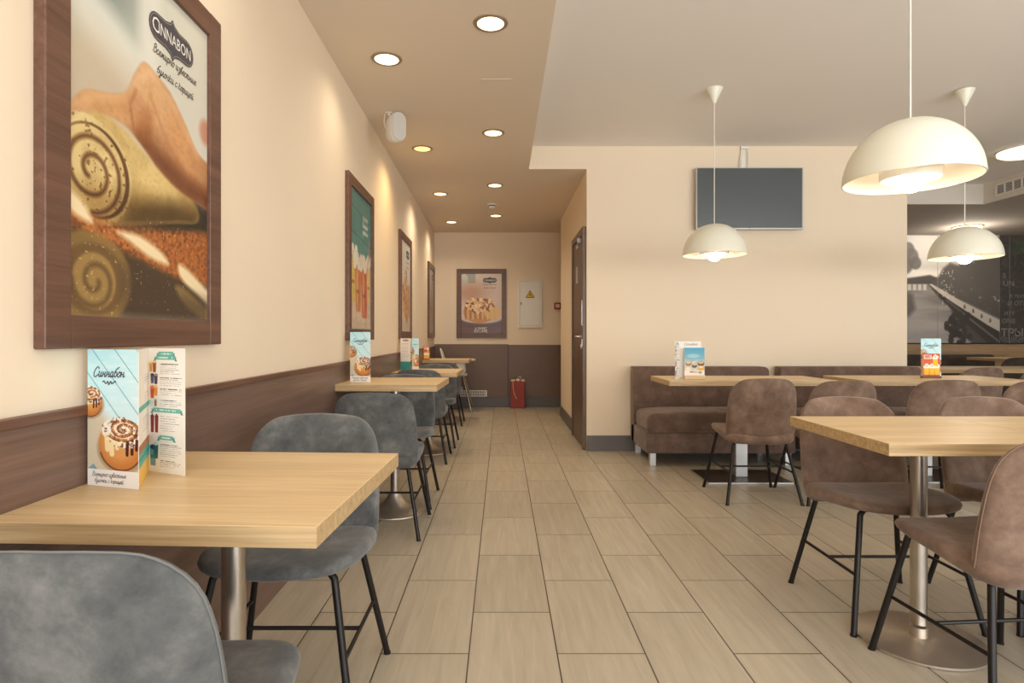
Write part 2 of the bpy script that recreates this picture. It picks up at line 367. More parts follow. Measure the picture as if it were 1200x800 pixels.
# ------------------------------------------------------------------ picture painter (prints)
class Paint:
    def __init__(s, w, h):
        s.w, s.h = w, h; s.a = np.zeros((h, w, 3), np.float32)
        s.X, s.Y = np.meshgrid((np.arange(w) + .5) / w, (np.arange(h) + .5) / h); s.asp = h / w
        s.rs = np.random.RandomState(3)
    def c(s, col): return np.array(col, np.float32) / 255.0
    def fill(s, col): s.a[:] = s.c(col)
    def grad(s, c0, c1, ang=90):
        d = s.X * math.cos(R(ang)) + s.Y * math.sin(R(ang)); d = (d - d.min()) / (d.max() - d.min())
        s.a[:] = s.c(c0) * (1 - d[..., None]) + s.c(c1) * d[..., None]
    def put(s, m, col, k=1.0):
        m = np.clip(m, 0, 1)[..., None] * k
        s.a[:] = s.a * (1 - m) + (s.c(col) if not isinstance(col, np.ndarray) else col) * m
    def mul(s, m, f):
        m = np.clip(m, 0, 1)[..., None]; s.a[:] = s.a * (1 - m + m * np.array(f, np.float32))
    def noise(s, sx, sy, octv=4):
        out = np.zeros((s.h, s.w), np.float32); amp = 1; tot = 0
        for o in range(octv):
            nx, ny = max(2, int(sx * 2 ** o)), max(2, int(sy * 2 ** o)); g = s.rs.rand(ny + 2, nx + 2)
            fx = s.X * nx; fy = s.Y * ny; ix = fx.astype(int); iy = fy.astype(int); tx = fx - ix; ty = fy - iy
            tx = tx * tx * (3 - 2 * tx); ty = ty * ty * (3 - 2 * ty)
            v = (g[iy, ix] * (1 - tx) + g[iy, ix + 1] * tx) * (1 - ty) + (g[iy + 1, ix] * (1 - tx) + g[iy + 1, ix + 1] * tx) * ty
            out += amp * v; tot += amp; amp *= .5
        return out / tot
    def ell(s, cx, cy, rx, ry, rot=0, soft=.03):
        """rx in widths, ry in widths too (true shape)"""
        dx = s.X - cx; dy = (s.Y - cy) * s.asp; c, n = math.cos(R(rot)), math.sin(R(rot))
        u = (dx * c + dy * n) / rx; v = (-dx * n + dy * c) / ry
        return np.clip((1 - np.sqrt(u * u + v * v)) / soft * min(rx, ry) * .5 / .5 / min(rx, ry) + .5, 0, 1)
    def poly(s, pts, soft=.01):
        x, y = s.X, s.Y * s.asp; P = [(p[0], p[1] * s.asp) for p in pts]; ins = np.zeros(x.shape, bool); d = np.full(x.shape, 9.0)
        for (x0, y0), (x1, y1) in zip(P, P[1:] + P[:1]):
            if abs(y1 - y0) > 1e-9: ins ^= ((y0 > y) != (y1 > y)) & (x < (x1 - x0) * (y - y0) / (y1 - y0) + x0)
            ll = (x1 - x0) ** 2 + (y1 - y0) ** 2 + 1e-12; t = np.clip(((x - x0) * (x1 - x0) + (y - y0) * (y1 - y0)) / ll, 0, 1)
            d = np.minimum(d, np.hypot(x - x0 - t * (x1 - x0), y - y0 - t * (y1 - y0)))
        return np.clip(np.where(ins, d, -d) / soft + .5, 0, 1)
    def line(s, pts, wd, soft=.006):
        x, y = s.X, s.Y * s.asp; d = np.full(x.shape, 9.0)
        for p, q in zip(pts, pts[1:]):
            x0, y0, x1, y1 = p[0], p[1] * s.asp, q[0], q[1] * s.asp
            ll = (x1 - x0) ** 2 + (y1 - y0) ** 2 + 1e-12; t = np.clip(((x - x0) * (x1 - x0) + (y - y0) * (y1 - y0)) / ll, 0, 1)
            d = np.minimum(d, np.hypot(x - x0 - t * (x1 - x0), y - y0 - t * (y1 - y0)))
        return np.clip((wd - d) / soft + .5, 0, 1)
    def rect(s, x0, y0, x1, y1): return ((s.X >= x0) & (s.X <= x1) & (s.Y >= y0) & (s.Y <= y1)).astype(np.float32)

def sp(pts, n=60, closed=True): return [(p.x, p.y) for p in spline(pts, n, closed)]
def spiral(cx, cy, r0, r1, turns, asp, sq=1.0, n=90, ph=0.0):
    return [(cx + (r0 + (r1 - r0) * i / n) * math.cos(ph + turns * 2 * PI * i / n), cy + sq * (r0 + (r1 - r0) * i / n) * math.sin(ph + turns * 2 * PI * i / n) / asp) for i in range(n + 1)]

def swirl_bun(p, cx, cy, r):
    """an iced cinnamon bun, r in picture widths"""
    A = p.asp
    p.put(p.ell(cx + .03 * r, cy + .30 * r / A, r * 1.12, r * .95, 0, .12), (150, 120, 88), .55)
    p.put(p.ell(cx, cy + .18 * r / A, r, r * .93, 8, .05), (196, 124, 60))
    p.put(p.ell(cx - .1 * r, cy + .05 * r / A, r * .8, r * .75, 8, .5), (222, 160, 92), .8)
    p.put(p.line([(cx + r * math.cos(R(a)) * .98, cy + .18 * r / A + r * .92 * math.sin(R(a)) / A) for a in range(20, 170, 10)], .03 * r, .05 * r), (96, 46, 22), .8)
    p.put(p.ell(cx + .06 * r, cy - .30 * r / A, r * .93, r * .56, 8, .06), (240, 228, 206))
    for k, (dx, ln, w) in enumerate([(-.62, .42, .12), (-.42, .6, .11), (-.18, .36, .1), (.05, .3, .1)]):
        p.put(p.line([(cx + dx * r, cy - .1 * r / A), (cx + dx * r + .02 * r, cy + (ln - .1) * r / A)], w * r, .04 * r), (242, 218, 166))
    for dx, ln in [(.3, .55), (.52, .5), (.72, .34)]:
        p.put(p.line([(cx + dx * r, cy - .02 * r / A), (cx + dx * r - .01 * r, cy + (ln - .05) * r / A)], .065 * r, .03 * r), (70, 26, 20))
    p.put(p.line(spiral(cx + .12 * r, cy - .42 * r / A, .1 * r, .72 * r, 2.4, A, .58), .05 * r, .05 * r), (186, 112, 48), .9)
    p.put(p.line(spiral(cx + .12 * r, cy - .42 * r / A, .14 * r, .8 * r, 2.4, A, .58), .022 * r, .03 * r), (104, 54, 30), .8)
    nz = p.noise(26, 26 * A, 3); top = p.ell(cx + .06 * r, cy - .3 * r / A, r * .95, r * .58, 8, .06)
    p.put(top * np.clip((nz - .6) * 9, 0, 1), (84, 46, 32), .8); p.put(top * np.clip((.38 - nz) * 9, 0, 1), (252, 246, 234), .8)

def planks(p, c_light, c_mid, c_line, x_end=1.3):
    p.grad(c_light, c_mid, 60)
    p.put(np.clip((p.noise(4, 40, 4) - .45) * 3, 0, 1), (246, 248, 246), .35)
    for y0 in (-.55, -.33, -.1, .12, .34):
        p.put(p.line([(-.1, y0), (x_end, y0 + .72)], .007, .012), c_line, .8)

def text_rows(p, x0, x1, y0, n, dy, col=(120, 112, 108), hgt=.0035, first=None):
    for i in range(n):
        xe = x1 - (x1 - x0) * p.rs.rand() * .35; b = first and i == 0
        m = p.rect(x0, y0 + i * dy, xe, y0 + i * dy + (hgt * 1.8 if b else hgt)); p.put(m * (p.noise(70, 3, 1) > .3), (50, 46, 46) if b else col, .9 if b else .75)

def img_front():                      # menu front: bun on pale planks, white foot
    p = Paint(300, 660); planks(p, (176, 226, 236), (226, 240, 240), (86, 146, 156))
    p.put(p.poly([(-.1, .42), (.25, .42), (.6, .62), (1.1, .7), (1.1, 1), (-.1, 1)], .2), (214, 200, 172))
    p.put(p.poly([(0, .88), (.12, .84), (.3, .92), (.2, 1), (0, 1)], .02), (96, 160, 178), .8)
    swirl_bun(p, .05, .37, .25); swirl_bun(p, .66, .66, .43)
    p.put(p.rect(0, .878, 1, 1), (240, 236, 230)); return p.a
def img_list():                       # drinks list with green ribbons
    p = Paint(300, 660); p.fill((240, 234, 226))
    def rib(x0, x1, y0, y1):
        p.put(p.poly([(x0 - .05, y0 + .012), (x0, y0 + .012), (x0, y1 + .01), (x0 - .07, y1 + .012), (x0 - .03, y0 + .02)], .01), (70, 140, 130))
        p.put(p.poly([(x1 + .05, y0 + .012), (x1, y0 + .012), (x1, y1 + .01), (x1 + .07, y1 + .012), (x1 + .03, y0 + .02)], .01), (70, 140, 130))
        p.put(p.rect(x0, y0, x1, y1), (104, 178, 164)); p.put(p.rect(x0 + .06, (y0 + y1) / 2 - .006, x1 - .06, (y0 + y1) / 2 + .006) * (p.noise(46, 4, 1) > .32), (226, 240, 232), .9)
    rib(.27, .68, .028, .062); rib(.2, .72, .06, .092); rib(.12, .88, .48, .515); rib(.3, .68, .70, .735)
    def cup(x, y, w, h, c, c2):
        p.put(p.poly([(x - w, y), (x + w, y), (x + w * .75, y + h), (x - w * .75, y + h)], .012), c); p.put(p.ell(x, y, w, w * .5, 0, .1), c2)
    cup(.06, .115, .045, .075, (214, 160, 60), (236, 220, 160)); cup(.16, .11, .05, .085, (150, 84, 40), (226, 196, 150))
    cup(.1, .215, .05, .07, (92, 88, 110), (60, 56, 70)); cup(.2, .215, .05, .075, (70, 66, 84), (150, 140, 140))
    cup(.1, .315, .06, .09, (200, 92, 50), (226, 140, 80)); cup(.2, .31, .05, .075, (222, 150, 60), (240, 200, 120)); cup(.19, .415, .035, .055, (150, 110, 90), (210, 180, 160))
    for x in (.1, .22): cup(x, .55, .05, .13, (128, 40, 40), (96, 30, 30)); p.put(p.rect(x - .02, .53, x + .02, .56), (120, 40, 40))
    cup(.12, .80, .09, .15, (110, 160, 168), (60, 60, 66)); cup(.2, .77, .07, .12, (50, 96, 104), (210, 216, 210)); p.put(p.rect(.05, .86, .2, .89), (52, 120, 130))
    for y0, n in [(.125, 6), (.235, 5), (.325, 4), (.415, 4), (.77, 7), (.90, 4)]: text_rows(p, .32, .92, y0, n, .0155, first=True)
    text_rows(p, .32, .85, .545, 7, .019); text_rows(p, .2, .9, .745, 1, .01, (130, 180, 170))
    return p.a
def img_inner():                      # narrow visible strip of the inner fold
    p = Paint(200, 660); p.fill((242, 234, 222)); text_rows(p, .5, 1.0, .2, 4, .02); text_rows(p, .5, 1.0, .34, 4, .02)
    p.put(p.rect(0, .42, 1, .46), (92, 176, 160)); text_rows(p, .4, .95, .52, 6, .02)
    p.put(p.rect(0, .70, 1, .76), (176, 110, 66)); p.put(p.rect(0, .76, 1, .86), (84, 176, 166)); p.put(p.rect(0, .80, 1, .815), (44, 130, 124)); p.put(p.rect(0, .86, 1, 1), (236, 190, 90)); return p.a
def img_white_teal():
    p = Paint(240, 520); p.fill((238, 232, 222)); text_rows(p, .12, .9, .16, 3, .035, first=True); text_rows(p, .12, .9, .28, 3, .035, first=True)
    text_rows(p, .12, .9, .40, 5, .04, first=True); p.put(p.rect(0, .72, 1, 1), (60, 152, 148))
    p.put(p.ell(.5, .065, .3, .07, 0, .1), (74, 66, 62)); p.put(p.rect(.3, .058, .7, .072), (220, 210, 200)); return p.a
def img_blue_card():
    p = Paint(260, 360); p.grad((70, 160, 196), (224, 206, 178), 90); p.put(p.ell(.45, .3, .3, .1, 0, .6), (170, 214, 224), .7)
    p.put(p.noise(5, 5, 3) * (p.Y > .42), (226, 214, 196), .6)
    for x, y, r, c in [(.2, .58, .15, (176, 120, 70)), (.5, .66, .13, (96, 66, 56)), (.82, .58, .17, (120, 78, 56)), (.82, .74, .16, (226, 168, 60)), (.18, .78, .14, (232, 220, 200)), (.48, .56, .1, (214, 190, 150))]:
        p.put(p.ell(x, y, r, r * .75, 0, .12), c); p.put(p.ell(x, y - .04, r * .8, r * .35, 0, .3), (240, 226, 206), .7)
    p.put(p.rect(0, .84, 1, 1), (238, 230, 218)); p.put(p.ell(.36, .88, .1, .03, 0, .2), (170, 60, 40)); p.put(p.rect(.42, .875, .66, .9), (120, 90, 80)); p.put(p.ell(.78, .9, .1, .06, 0, .2), (150, 160, 150))
    return p.a
def img_orange():
    p = Paint(260, 360); p.grad((206, 84, 40), (226, 120, 60), 90); p.put(p.rect(.08, .05, .52, .24), (248, 226, 210)); p.put(p.rect(.14, .09, .44, .13), (200, 90, 60)); p.put(p.rect(.14, .16, .46, .2), (200, 90, 60))
    for x, y in [(.24, .8), (.55, .8), (.84, .8), (.74, .4)]:
        p.put(p.poly([(x - .15, y - .2), (x + .15, y - .2), (x + .12, y + .14), (x - .12, y + .14)], .02), (244, 190, 30))
        for k in range(5): p.put(p.ell(x - .1 + .05 * k, y - .2 - .05 * (k % 3), .09, .08, 0, .25), (252, 240, 224))
        p.put(p.ell(x, y - .26, .04, .03, 0, .3), (200, 70, 40))
    p.put(p.rect(0, .94, 1, 1), (190, 80, 50)); return p.a
def img_dough():                      # rolling a cinnamon dough log
    p = Paint(420, 700); A = p.asp; p.grad((196, 204, 192), (220, 212, 196), 20)
    p.put(p.ell(.14, .1, .3, .2, 20, .8), (128, 138, 134), .75); p.put(p.ell(.25, .28, .35, .12, 30, .9), (232, 232, 222), .7); p.put(p.ell(.5, .12, .08, .4, 0, 1.0), (226, 224, 214), .8)
    p.put(p.ell(.1, .42, .4, .22, 0, 1.0), (196, 176, 150), .8)
    p.put(p.poly([(0, .66), (1, .6), (1, 1), (0, 1)], .08), (66, 48, 30))
    p.put(p.ell(.75, .66, .4, .12, 0, .9), (40, 34, 24), .8)
    # dough body
    body = p.poly(sp([(.1, .5), (.3, .49), (.55, .55), (.85, .6), (.9, .66), (.7, .69), (.42, .73), (.2, .755), (.1, .7)]), .03)
    p.put(body, (206, 176, 108)); p.put(body * p.ell(.5, .58, .35, .12, 28, .9), (226, 200, 136), .8); p.put(body * p.ell(.62, .70, .4, .1, -12, .8), (116, 92, 48), .8)
    p.put(p.ell(.98, .345, .06, .07, 0, .6), (196, 130, 100), .8)
    hand = p.poly(sp([(-.04, .56), (.02, .5), (.1, .445), (.22, .42), (.33, .385), (.4, .31), (.46, .265), (.55, .275), (.66, .30), (.78, .36), (.9, .43), (1.06, .47), (1.06, .6), (.9, .6), (.72, .585), (.56, .55), (.42, .5), (.3, .475), (.12, .49)], 110), .02)
    p.put(hand, (200, 148, 102))
    p.put(hand * p.ell(.5, .33, .2, .12, 40, .9), (224, 178, 130), .8); p.put(hand * p.ell(.2, .45, .2, .06, -10, .9), (224, 172, 116), .7)
    p.put(hand * p.ell(.8, .56, .35, .07, 12, .9), (150, 92, 56), .8); p.put(hand * p.ell(.45, .47, .05, .14, 20, .9), (176, 112, 66), .7); p.put(hand * p.ell(.78, .44, .16, .1, 40, .9), (216, 158, 104), .7)
    p.put(hand * p.line([(.4, .36), (.36, .41), (.38, .47)], .006, .02), (160, 98, 58), .6); p.put(hand * p.line([(.5, .35), (.62, .45), (.8, .53)], .008, .03), (176, 112, 68), .5)
    # rolled end
    cx, cy = .135, .635
    p.put(p.ell(cx, cy, .235, .225, 0, .04), (226, 204, 146)); p.put(p.ell(cx + .02, cy, .2, .195, 0, .05), (104, 68, 36)); p.put(p.ell(cx + .01, cy, .185, .185, 0, .05), (222, 198, 138))
    p.put(p.line(spiral(cx, cy, .035, .175, 1.9, A, 1.0, ph=2.2), .010, .018), (112, 74, 40)); nz = p.noise(60, 100, 2)
    p.put(p.ell(cx, cy, .235, .225, 0, .04) * (nz > .74), (120, 84, 46), .7)
    g1 = p.noise(9, 15, 5); p.mul(np.maximum(hand, body) * np.clip((g1 - .35) * 1.6, 0, 1), (.86, .82, .76)); g2 = p.noise(60, 100, 2); p.mul(np.maximum(hand, body) * np.clip((g2 - .5) * 2, 0, 1), (.93, .91, .88))
    p.put(hand * p.line([(.02, .51), (.12, .455), (.3, .405), (.42, .32), (.5, .285), (.66, .315), (.9, .44)], .012, .06), (244, 204, 160), .5)
    p.mul(hand * p.poly([(.35, .5), (.6, .57), (1.05, .62), (1.05, .54), (.8, .54), (.5, .46)], .12), (.72, .62, .54))
    p.mul(p.ell(cx + .03, cy + .1, .22, .12, 0, .8) * p.ell(cx, cy, .235, .225, 0, .04), (.82, .76, .66))
    p.mul(body * p.poly([(.3, .66), (.9, .62), (.9, .76), (.3, .76)], .14), (.66, .6, .5))
    # cinnamon powder and cream
    pw = p.poly(sp([(-.05, .68), (.1, .745), (.3, .755), (.6, .73), (1.05, .70), (1.05, .86), (.85, .87), (.6, .85), (.35, .82), (.1, .79), (-.05, .76)]), .05)
    g = p.noise(70, 120, 3); col = (np.array([120, 62, 24]) * (1 - g[..., None]) * 1.0 + np.array([206, 126, 62]) * g[..., None]) / 255.0
    p.put(pw * np.clip(.4 + g, 0, 1) * 1.2, col.astype(np.float32))
    for pts in ([(.0, .70), (.08, .72), (.14, .765), (.06, .76), (.0, .735)], [(.28, .77), (.42, .765), (.58, .795), (.64, .83), (.5, .82), (.36, .79)], [(.72, .825), (.8, .83), (1.02, .90), (1.02, .94), (.9, .91), (.76, .87)]):
        p.put(p.poly(sp(pts), .03), (244, 226, 184), .95)
    p.put(p.poly(sp([(.7, .89), (.8, .9), (1.0, .96), (1.0, .99), (.86, .97), (.74, .93)]), .03), (176, 148, 84), .8)
    # reflection in the worktop
    p.put(p.ell(.14, .905, .23, .2, 0, .1), (150, 118, 62), .75); p.put(p.ell(.15, .905, .18, .15, 0, .12), (92, 66, 36), .6); p.put(p.ell(.15, .91, .12, .12, 0, .12), (164, 132, 74), .8); p.put(p.line(spiral(.15, .91, .02, .12, 1.5, A, 1.0), .012, .02), (84, 60, 32), .7)
    p.put(p.poly([(.32, .86), (1, .93), (1, 1), (.32, 1)], .1), (62, 46, 36), .6)
    d = p.noise(90, 150, 1); p.put((d > .93) * (p.Y > .7), (240, 214, 160), .5)
    return p.a
def img_drinks():
    p = Paint(300, 500); p.grad((50, 128, 130), (90, 160, 156), 80); p.put(np.clip(p.noise(30, 3, 3) - .45, 0, 1), (30, 90, 96), .8)
    for y in (.12, .3, .47): p.put(p.line([(0, y), (1, y + .05)], .006, .01), (22, 74, 80))
    p.put(p.poly([(0, .68), (1, .62), (1, 1), (0, 1)], .06), (222, 200, 176)); p.put(np.clip(p.noise(3, 24, 3) - .5, 0, 1) * (p.Y > .68), (170, 140, 116), .8)
    for x, y, w, h, c in [(.14, .5, .13, .30, (222, 186, 70)), (.36, .55, .15, .32, (214, 120, 60)), (.66, .55, .17, .36, (206, 84, 50)), (.88, .52, .12, .28, (232, 190, 120))]:
        p.put(p.poly([(x - w, y), (x + w, y), (x + w * .7, y + h), (x - w * .7, y + h)], .03), c); p.put(p.ell(x - w * .3, y + h * .45, w * .25, h * .8, 0, .8), (246, 220, 170), .6)
        for k in range(6): p.put(p.ell(x - w + k * w * .4, y - .02 - .03 * (k % 3), w * .45, w * .4, 0, .3), (248, 238, 222))
        p.put(p.rect(x - w * .5, y + h * .5, x + w * .4, y + h * .58), (150, 60, 40), .7)
    p.put(p.line([(.8, .55), (.92, .30)], .012, .02), (230, 120, 90)); g = p.noise(14, 22, 4); p.mul(np.clip((g - .35) * 1.5, 0, 1), (.86, .84, .82)); return p.a * .8 + np.array([.62, .57, .5], np.float32) * .2  # last step mixes a beige haze into the print, as glare on the glass
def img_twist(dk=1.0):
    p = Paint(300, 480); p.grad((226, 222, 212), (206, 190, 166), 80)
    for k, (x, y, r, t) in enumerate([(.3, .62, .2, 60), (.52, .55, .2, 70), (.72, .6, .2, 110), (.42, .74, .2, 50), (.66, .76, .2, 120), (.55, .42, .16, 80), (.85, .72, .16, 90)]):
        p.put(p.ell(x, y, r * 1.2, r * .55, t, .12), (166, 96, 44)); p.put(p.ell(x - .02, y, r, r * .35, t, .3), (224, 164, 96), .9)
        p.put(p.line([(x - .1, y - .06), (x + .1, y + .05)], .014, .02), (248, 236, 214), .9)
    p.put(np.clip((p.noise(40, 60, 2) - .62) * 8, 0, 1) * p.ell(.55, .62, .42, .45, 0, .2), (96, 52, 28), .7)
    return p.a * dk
def img_pecan():                      # pecan bun on a plate
    p = Paint(320, 480); A = p.asp; p.grad((226, 216, 202), (200, 168, 150), 70)
    p.put(p.rect(0, 0, .35, .16), (150, 160, 158), .8); p.put(p.ell(.07, .12, .1, .18, 0, .2), (206, 214, 206), .9); p.put(p.ell(.22, .32, .4, .25, 0, 1.2), (178, 124, 92), .7)
    p.put(p.rect(0, .8, 1, 1), (96, 62, 56)); p.put(np.clip(p.noise(3, 50, 3) - .4, 0, 1) * (p.Y > .8), (130, 86, 76), .9)
    p.put(p.ell(.5, .76, .52, .14, 0, .05), (224, 214, 206)); p.put(p.ell(.5, .79, .52, .13, 0, .05), (88, 66, 62), .8); p.put(p.ell(.5, .75, .5, .12, 0, .05), (206, 186, 166))
    p.put(p.ell(.45, .64, .4, .28, 0, .06), (196, 134, 68))
    for k in range(13): x = .1 + k * .06; p.put(p.line([(x, .55), (x + .01, .76 - .01 * (k % 3))], .016, .02), (236, 196, 130) if k % 2 else (158, 98, 48), .8)
    p.put(p.ell(.78, .66, .22, .16, 0, .2), (222, 182, 110), .9); p.put(p.ell(.46, .53, .36, .16, 0, .1), (230, 190, 130))
    for k in range(46):
        a = p.rs.rand() * 6.28; r = math.sqrt(p.rs.rand()) * .34; x = .46 + r * math.cos(a); y = .53 + r * .42 * math.sin(a) / A * 1.4
        p.put(p.ell(x, y, .045, .022, p.rs.rand() * 180, .2), [(150, 92, 46), (240, 214, 170), (112, 66, 34), (214, 160, 96)][k % 4])
    p.put(p.rect(0, .9, 1, 1), (120, 78, 66), .4); return p.a
MUX0, MUX1, MUZ0, MUZ1 = 5.2, 7.69, .968, 2.634
def img_lake():
    p = Paint(560, 375); A = p.asp
    def q(x, y): return (((x - 588) * .013174 - MUX0) / (MUX1 - MUX0), (MUZ1 - (1.08 - (y - 393.5) * .013174)) / (MUZ1 - MUZ0))
    def PL(pts, soft=.01): return p.poly([q(*t) for t in pts], soft)
    p.grad((206, 200, 194), (150, 146, 142), 90); p.put(np.clip((p.noise(5, 8, 4) - .5) * 4, 0, 1), (150, 145, 140), .6)
    p.put(PL([(1000, 312), (1130, 318), (1130, 326), (1000, 326)], .03), (226, 220, 212), .8)
    for x, y, r in [(1068, 300, .05), (1073, 308, .04), (1064, 292, .045), (1060, 310, .06), (1035, 300, .07)]:
        p.put(p.ell(*q(x, y), r * .9, r, 0, .3), (78, 74, 72), .85)
    p.put(PL([(980, 322), (1063, 326), (1090, 322), (1100, 326), (1100, 334), (980, 334)], .012), (72, 68, 66))
    water = PL([(980, 333), (1180, 333), (1180, 410), (980, 410)], .01)
    p.put(water, (158, 152, 147)); p.put(water * np.clip((p.noise(3, 12, 4) - .46) * 4, 0, 1), (112, 107, 104), .7); p.put(water * p.ell(*q(1080, 385), .2, .1, 0, .9), (180, 174, 168), .6)
    p.put(PL([(1060, 340), (1070, 345), (1073, 362), (1066, 370), (1058, 372)], .03), (88, 84, 82), .9)
    for x in (1064, 1070, 1076, 1082): p.put(PL([(x, 333), (x + 4, 333), (x + 4, 340), (x, 340)], .008), (214, 208, 200), .8)
    tree = PL([(1092, 332), (1100, 324), (1106, 314), (1114, 308), (1124, 312), (1132, 300), (1146, 290), (1160, 282), (1176, 276), (1176, 376), (1140, 358), (1118, 348), (1104, 340)], .02)
    p.put(tree, (82, 78, 75)); p.put(tree * p.ell(*q(1150, 320), .2, .2, 0, 1), (98, 93, 89), .7); n = p.noise(40, 28, 3); p.put(tree * np.clip((n - .55) * 5, 0, 1), (96, 91, 87), .8); p.put(tree * np.clip((n - .76) * 14, 0, 1) * (p.noise(6, 6, 1) > .55), (196, 190, 182), .8)
    p.put(PL([(1088, 333), (1094, 333), (1104, 341), (1126, 353), (1150, 366), (1176, 380), (1176, 412), (1160, 404), (1138, 384), (1120, 366), (1102, 350)], .012), (58, 54, 52))
    p.put(PL([(1089, 333), (1092, 332.5), (1100, 337), (1112, 344), (1124, 351), (1148, 363), (1176, 377), (1176, 391), (1158, 381), (1138, 368), (1118, 355), (1102, 344)], .006), (190, 182, 172))
    for x, y in [(1130, 357), (1150, 368), (1160, 373), (1140, 362)]: p.put(PL([(x, y), (x + 1.2, y), (x + 2, y + 4), (x - .5, y + 4.5)], .008), (50, 46, 44), .8)
    p.put(p.line([q(1110, 352), q(1135, 372), q(1176, 404)], .006, .008), (120, 114, 110), .8)
    for k in range(40):
        x = 1109 + 28 * p.rs.rand(); y = 368 + 34 * p.rs.rand(); p.put(p.ell(*q(x, y), .018, .02, 0, .4), (56, 52, 50), .9)
    p.put(PL([(1110, 352), (1122, 362), (1140, 380), (1162, 404), (1140, 404), (1122, 380)], .02), (62, 58, 56), .8)
    for k in range(34): p.put(p.ell(*q(1103 + 15 * p.rs.rand(), 316 + 44 * p.rs.rand() ** 1.3), .0022 + .002 * p.rs.rand(), .004, 0, .5), (216, 210, 202), .8)
    return p.a
def img_textwall():
    p = Paint(340, 375); p.fill((62, 58, 56)); n = p.noise(40, 44, 3); p.put(np.clip((n - .5) * 4, 0, 1), (84, 79, 75), .7)
    p.put(p.rect(0, .06, 1, .17) * np.clip(n * 1.5, 0, 1) * np.clip((p.X - .02) * 6, 0, 1), (72, 92, 58), .85); p.put(p.rect(0, 0, 1, .06), (78, 72, 66), .6)
    return p.a

PM = {}
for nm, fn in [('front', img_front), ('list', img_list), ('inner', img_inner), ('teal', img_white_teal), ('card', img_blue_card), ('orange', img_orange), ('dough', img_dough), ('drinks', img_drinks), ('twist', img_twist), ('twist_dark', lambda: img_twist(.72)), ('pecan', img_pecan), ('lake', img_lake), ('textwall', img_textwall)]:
    PM[nm] = print_mat('print_' + nm, fn(), .35 if nm in ('dough', 'drinks', 'twist', 'twist_dark', 'pecan') else .55)

# ------------------------------------------------------------------ the setting
EYE = 1.08
ZL, ZU, ZR = 2.651, 2.865, 2.634          # lower ceiling, upper ceiling, rear ceiling
YB, YE, YF, XR = -3.2, 8.95, 5.545, 10.0   # street wall, end wall, partition face, right wall
def wx(y): return -(0.925 + 0.011 * y)    # face of the left wall
WROT = PI / 2 + math.atan(0.011)
def S(name, mb, mat, smooth=False): return struct(mb.build(name, mat, None, smooth))
S('floor', MB().box(-1.4, XR + .2, YB - .2, 9.3, -.1, 0), M['floor'])
S('wall_left', MB().prism([(wx(YB), YB), (wx(9.3), 9.3), (-1.5, 9.3), (-1.5, YB)], 0, 3.0), M['wall'])
S('wall_end', MB().box(-1.4, 3.9, YE, 9.3, 0, 3.0), M['wall'])
S('wall_partition', MB().box(.80, 3.817, YF, 7.97, 0, 3.0).box(3.0, 3.817, 7.97, YE, 0, 3.0), M['wall'])
S('wall_lintel', MB().box(.255, .80, YF, YF + .04, ZL, 3.0), M['wall'])
S('wall_rear', MB().box(3.817, XR + .2, 9.1, 9.3, 0, 3.0), M['white_paint'])
S('wall_right', MB().box(XR, XR + .2, YB, 9.1, 0, 3.0), M['wall'])
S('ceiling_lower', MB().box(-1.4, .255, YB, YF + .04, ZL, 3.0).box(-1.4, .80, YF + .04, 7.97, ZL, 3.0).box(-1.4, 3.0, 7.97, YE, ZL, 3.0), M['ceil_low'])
S('ceiling_upper', MB().box(.255, 5.68, YB, YF, ZU, 3.0).box(3.817, 5.68, YF, 6.94, ZU, 3.0), M['ceil'])
S('ceiling_rear', MB().box(3.817, 5.71, 6.97, 9.1, ZR, 3.0).box(5.71, XR, YB, 9.1, ZR, 3.0), M['ceil_shaded'])
S('trim_1', MB().box(3.817, 5.71, 6.94, 6.97, ZR, ZU + .02).box(5.68, 5.71, YB, 6.94, ZR, ZU + .02), M['white_paint'])
# shop window wall behind the camera
wb = MB().box(-1.4, XR, YB - .2, YB, 0, .35).box(-1.4, XR, YB - .2, YB, 2.55, 3.0)
for x0, x1 in ((-1.4, -.8), (1.7, 2.0), (4.5, 4.8), (7.3, 7.6), (9.6, XR)): wb.box(x0, x1, YB - .2, YB, .35, 2.55)
S('wall_street', wb, M['wall'])
glass = NT('window_glass'); tr = glass.n('ShaderNodeBsdfTransparent'); gl = glass.n('ShaderNodeBsdfGlossy', Roughness=0.02); mxs = glass.n('ShaderNodeMixShader', Fac=0.08)
glass.l(tr.outputs[0], mxs.inputs[1]); glass.l(gl.outputs[0], mxs.inputs[2]); glass.l(mxs.outputs[0], glass.t.nodes['Material Output'].inputs['Surface'])
for k, (x0, x1) in enumerate(((-.8, 1.7), (2.0, 4.5), (4.8, 7.3), (7.6, 9.6))):
    w = MB()
    for a in ((x0, x0 + .06, .35, 2.55), (x1 - .06, x1, .35, 2.55), (x0, x1, .35, .41), (x0, x1, 2.49, 2.55)): w.box(a[0], a[1], YB - .14, YB - .06, a[2], a[3])
    wf = struct(w.build('window_%d' % (k + 1), M['frame'], None, False))
    MB().box(x0 + .06, x1 - .06, YB - .105, YB - .095, .41, 2.49).build('pane', glass.m, wf, False)
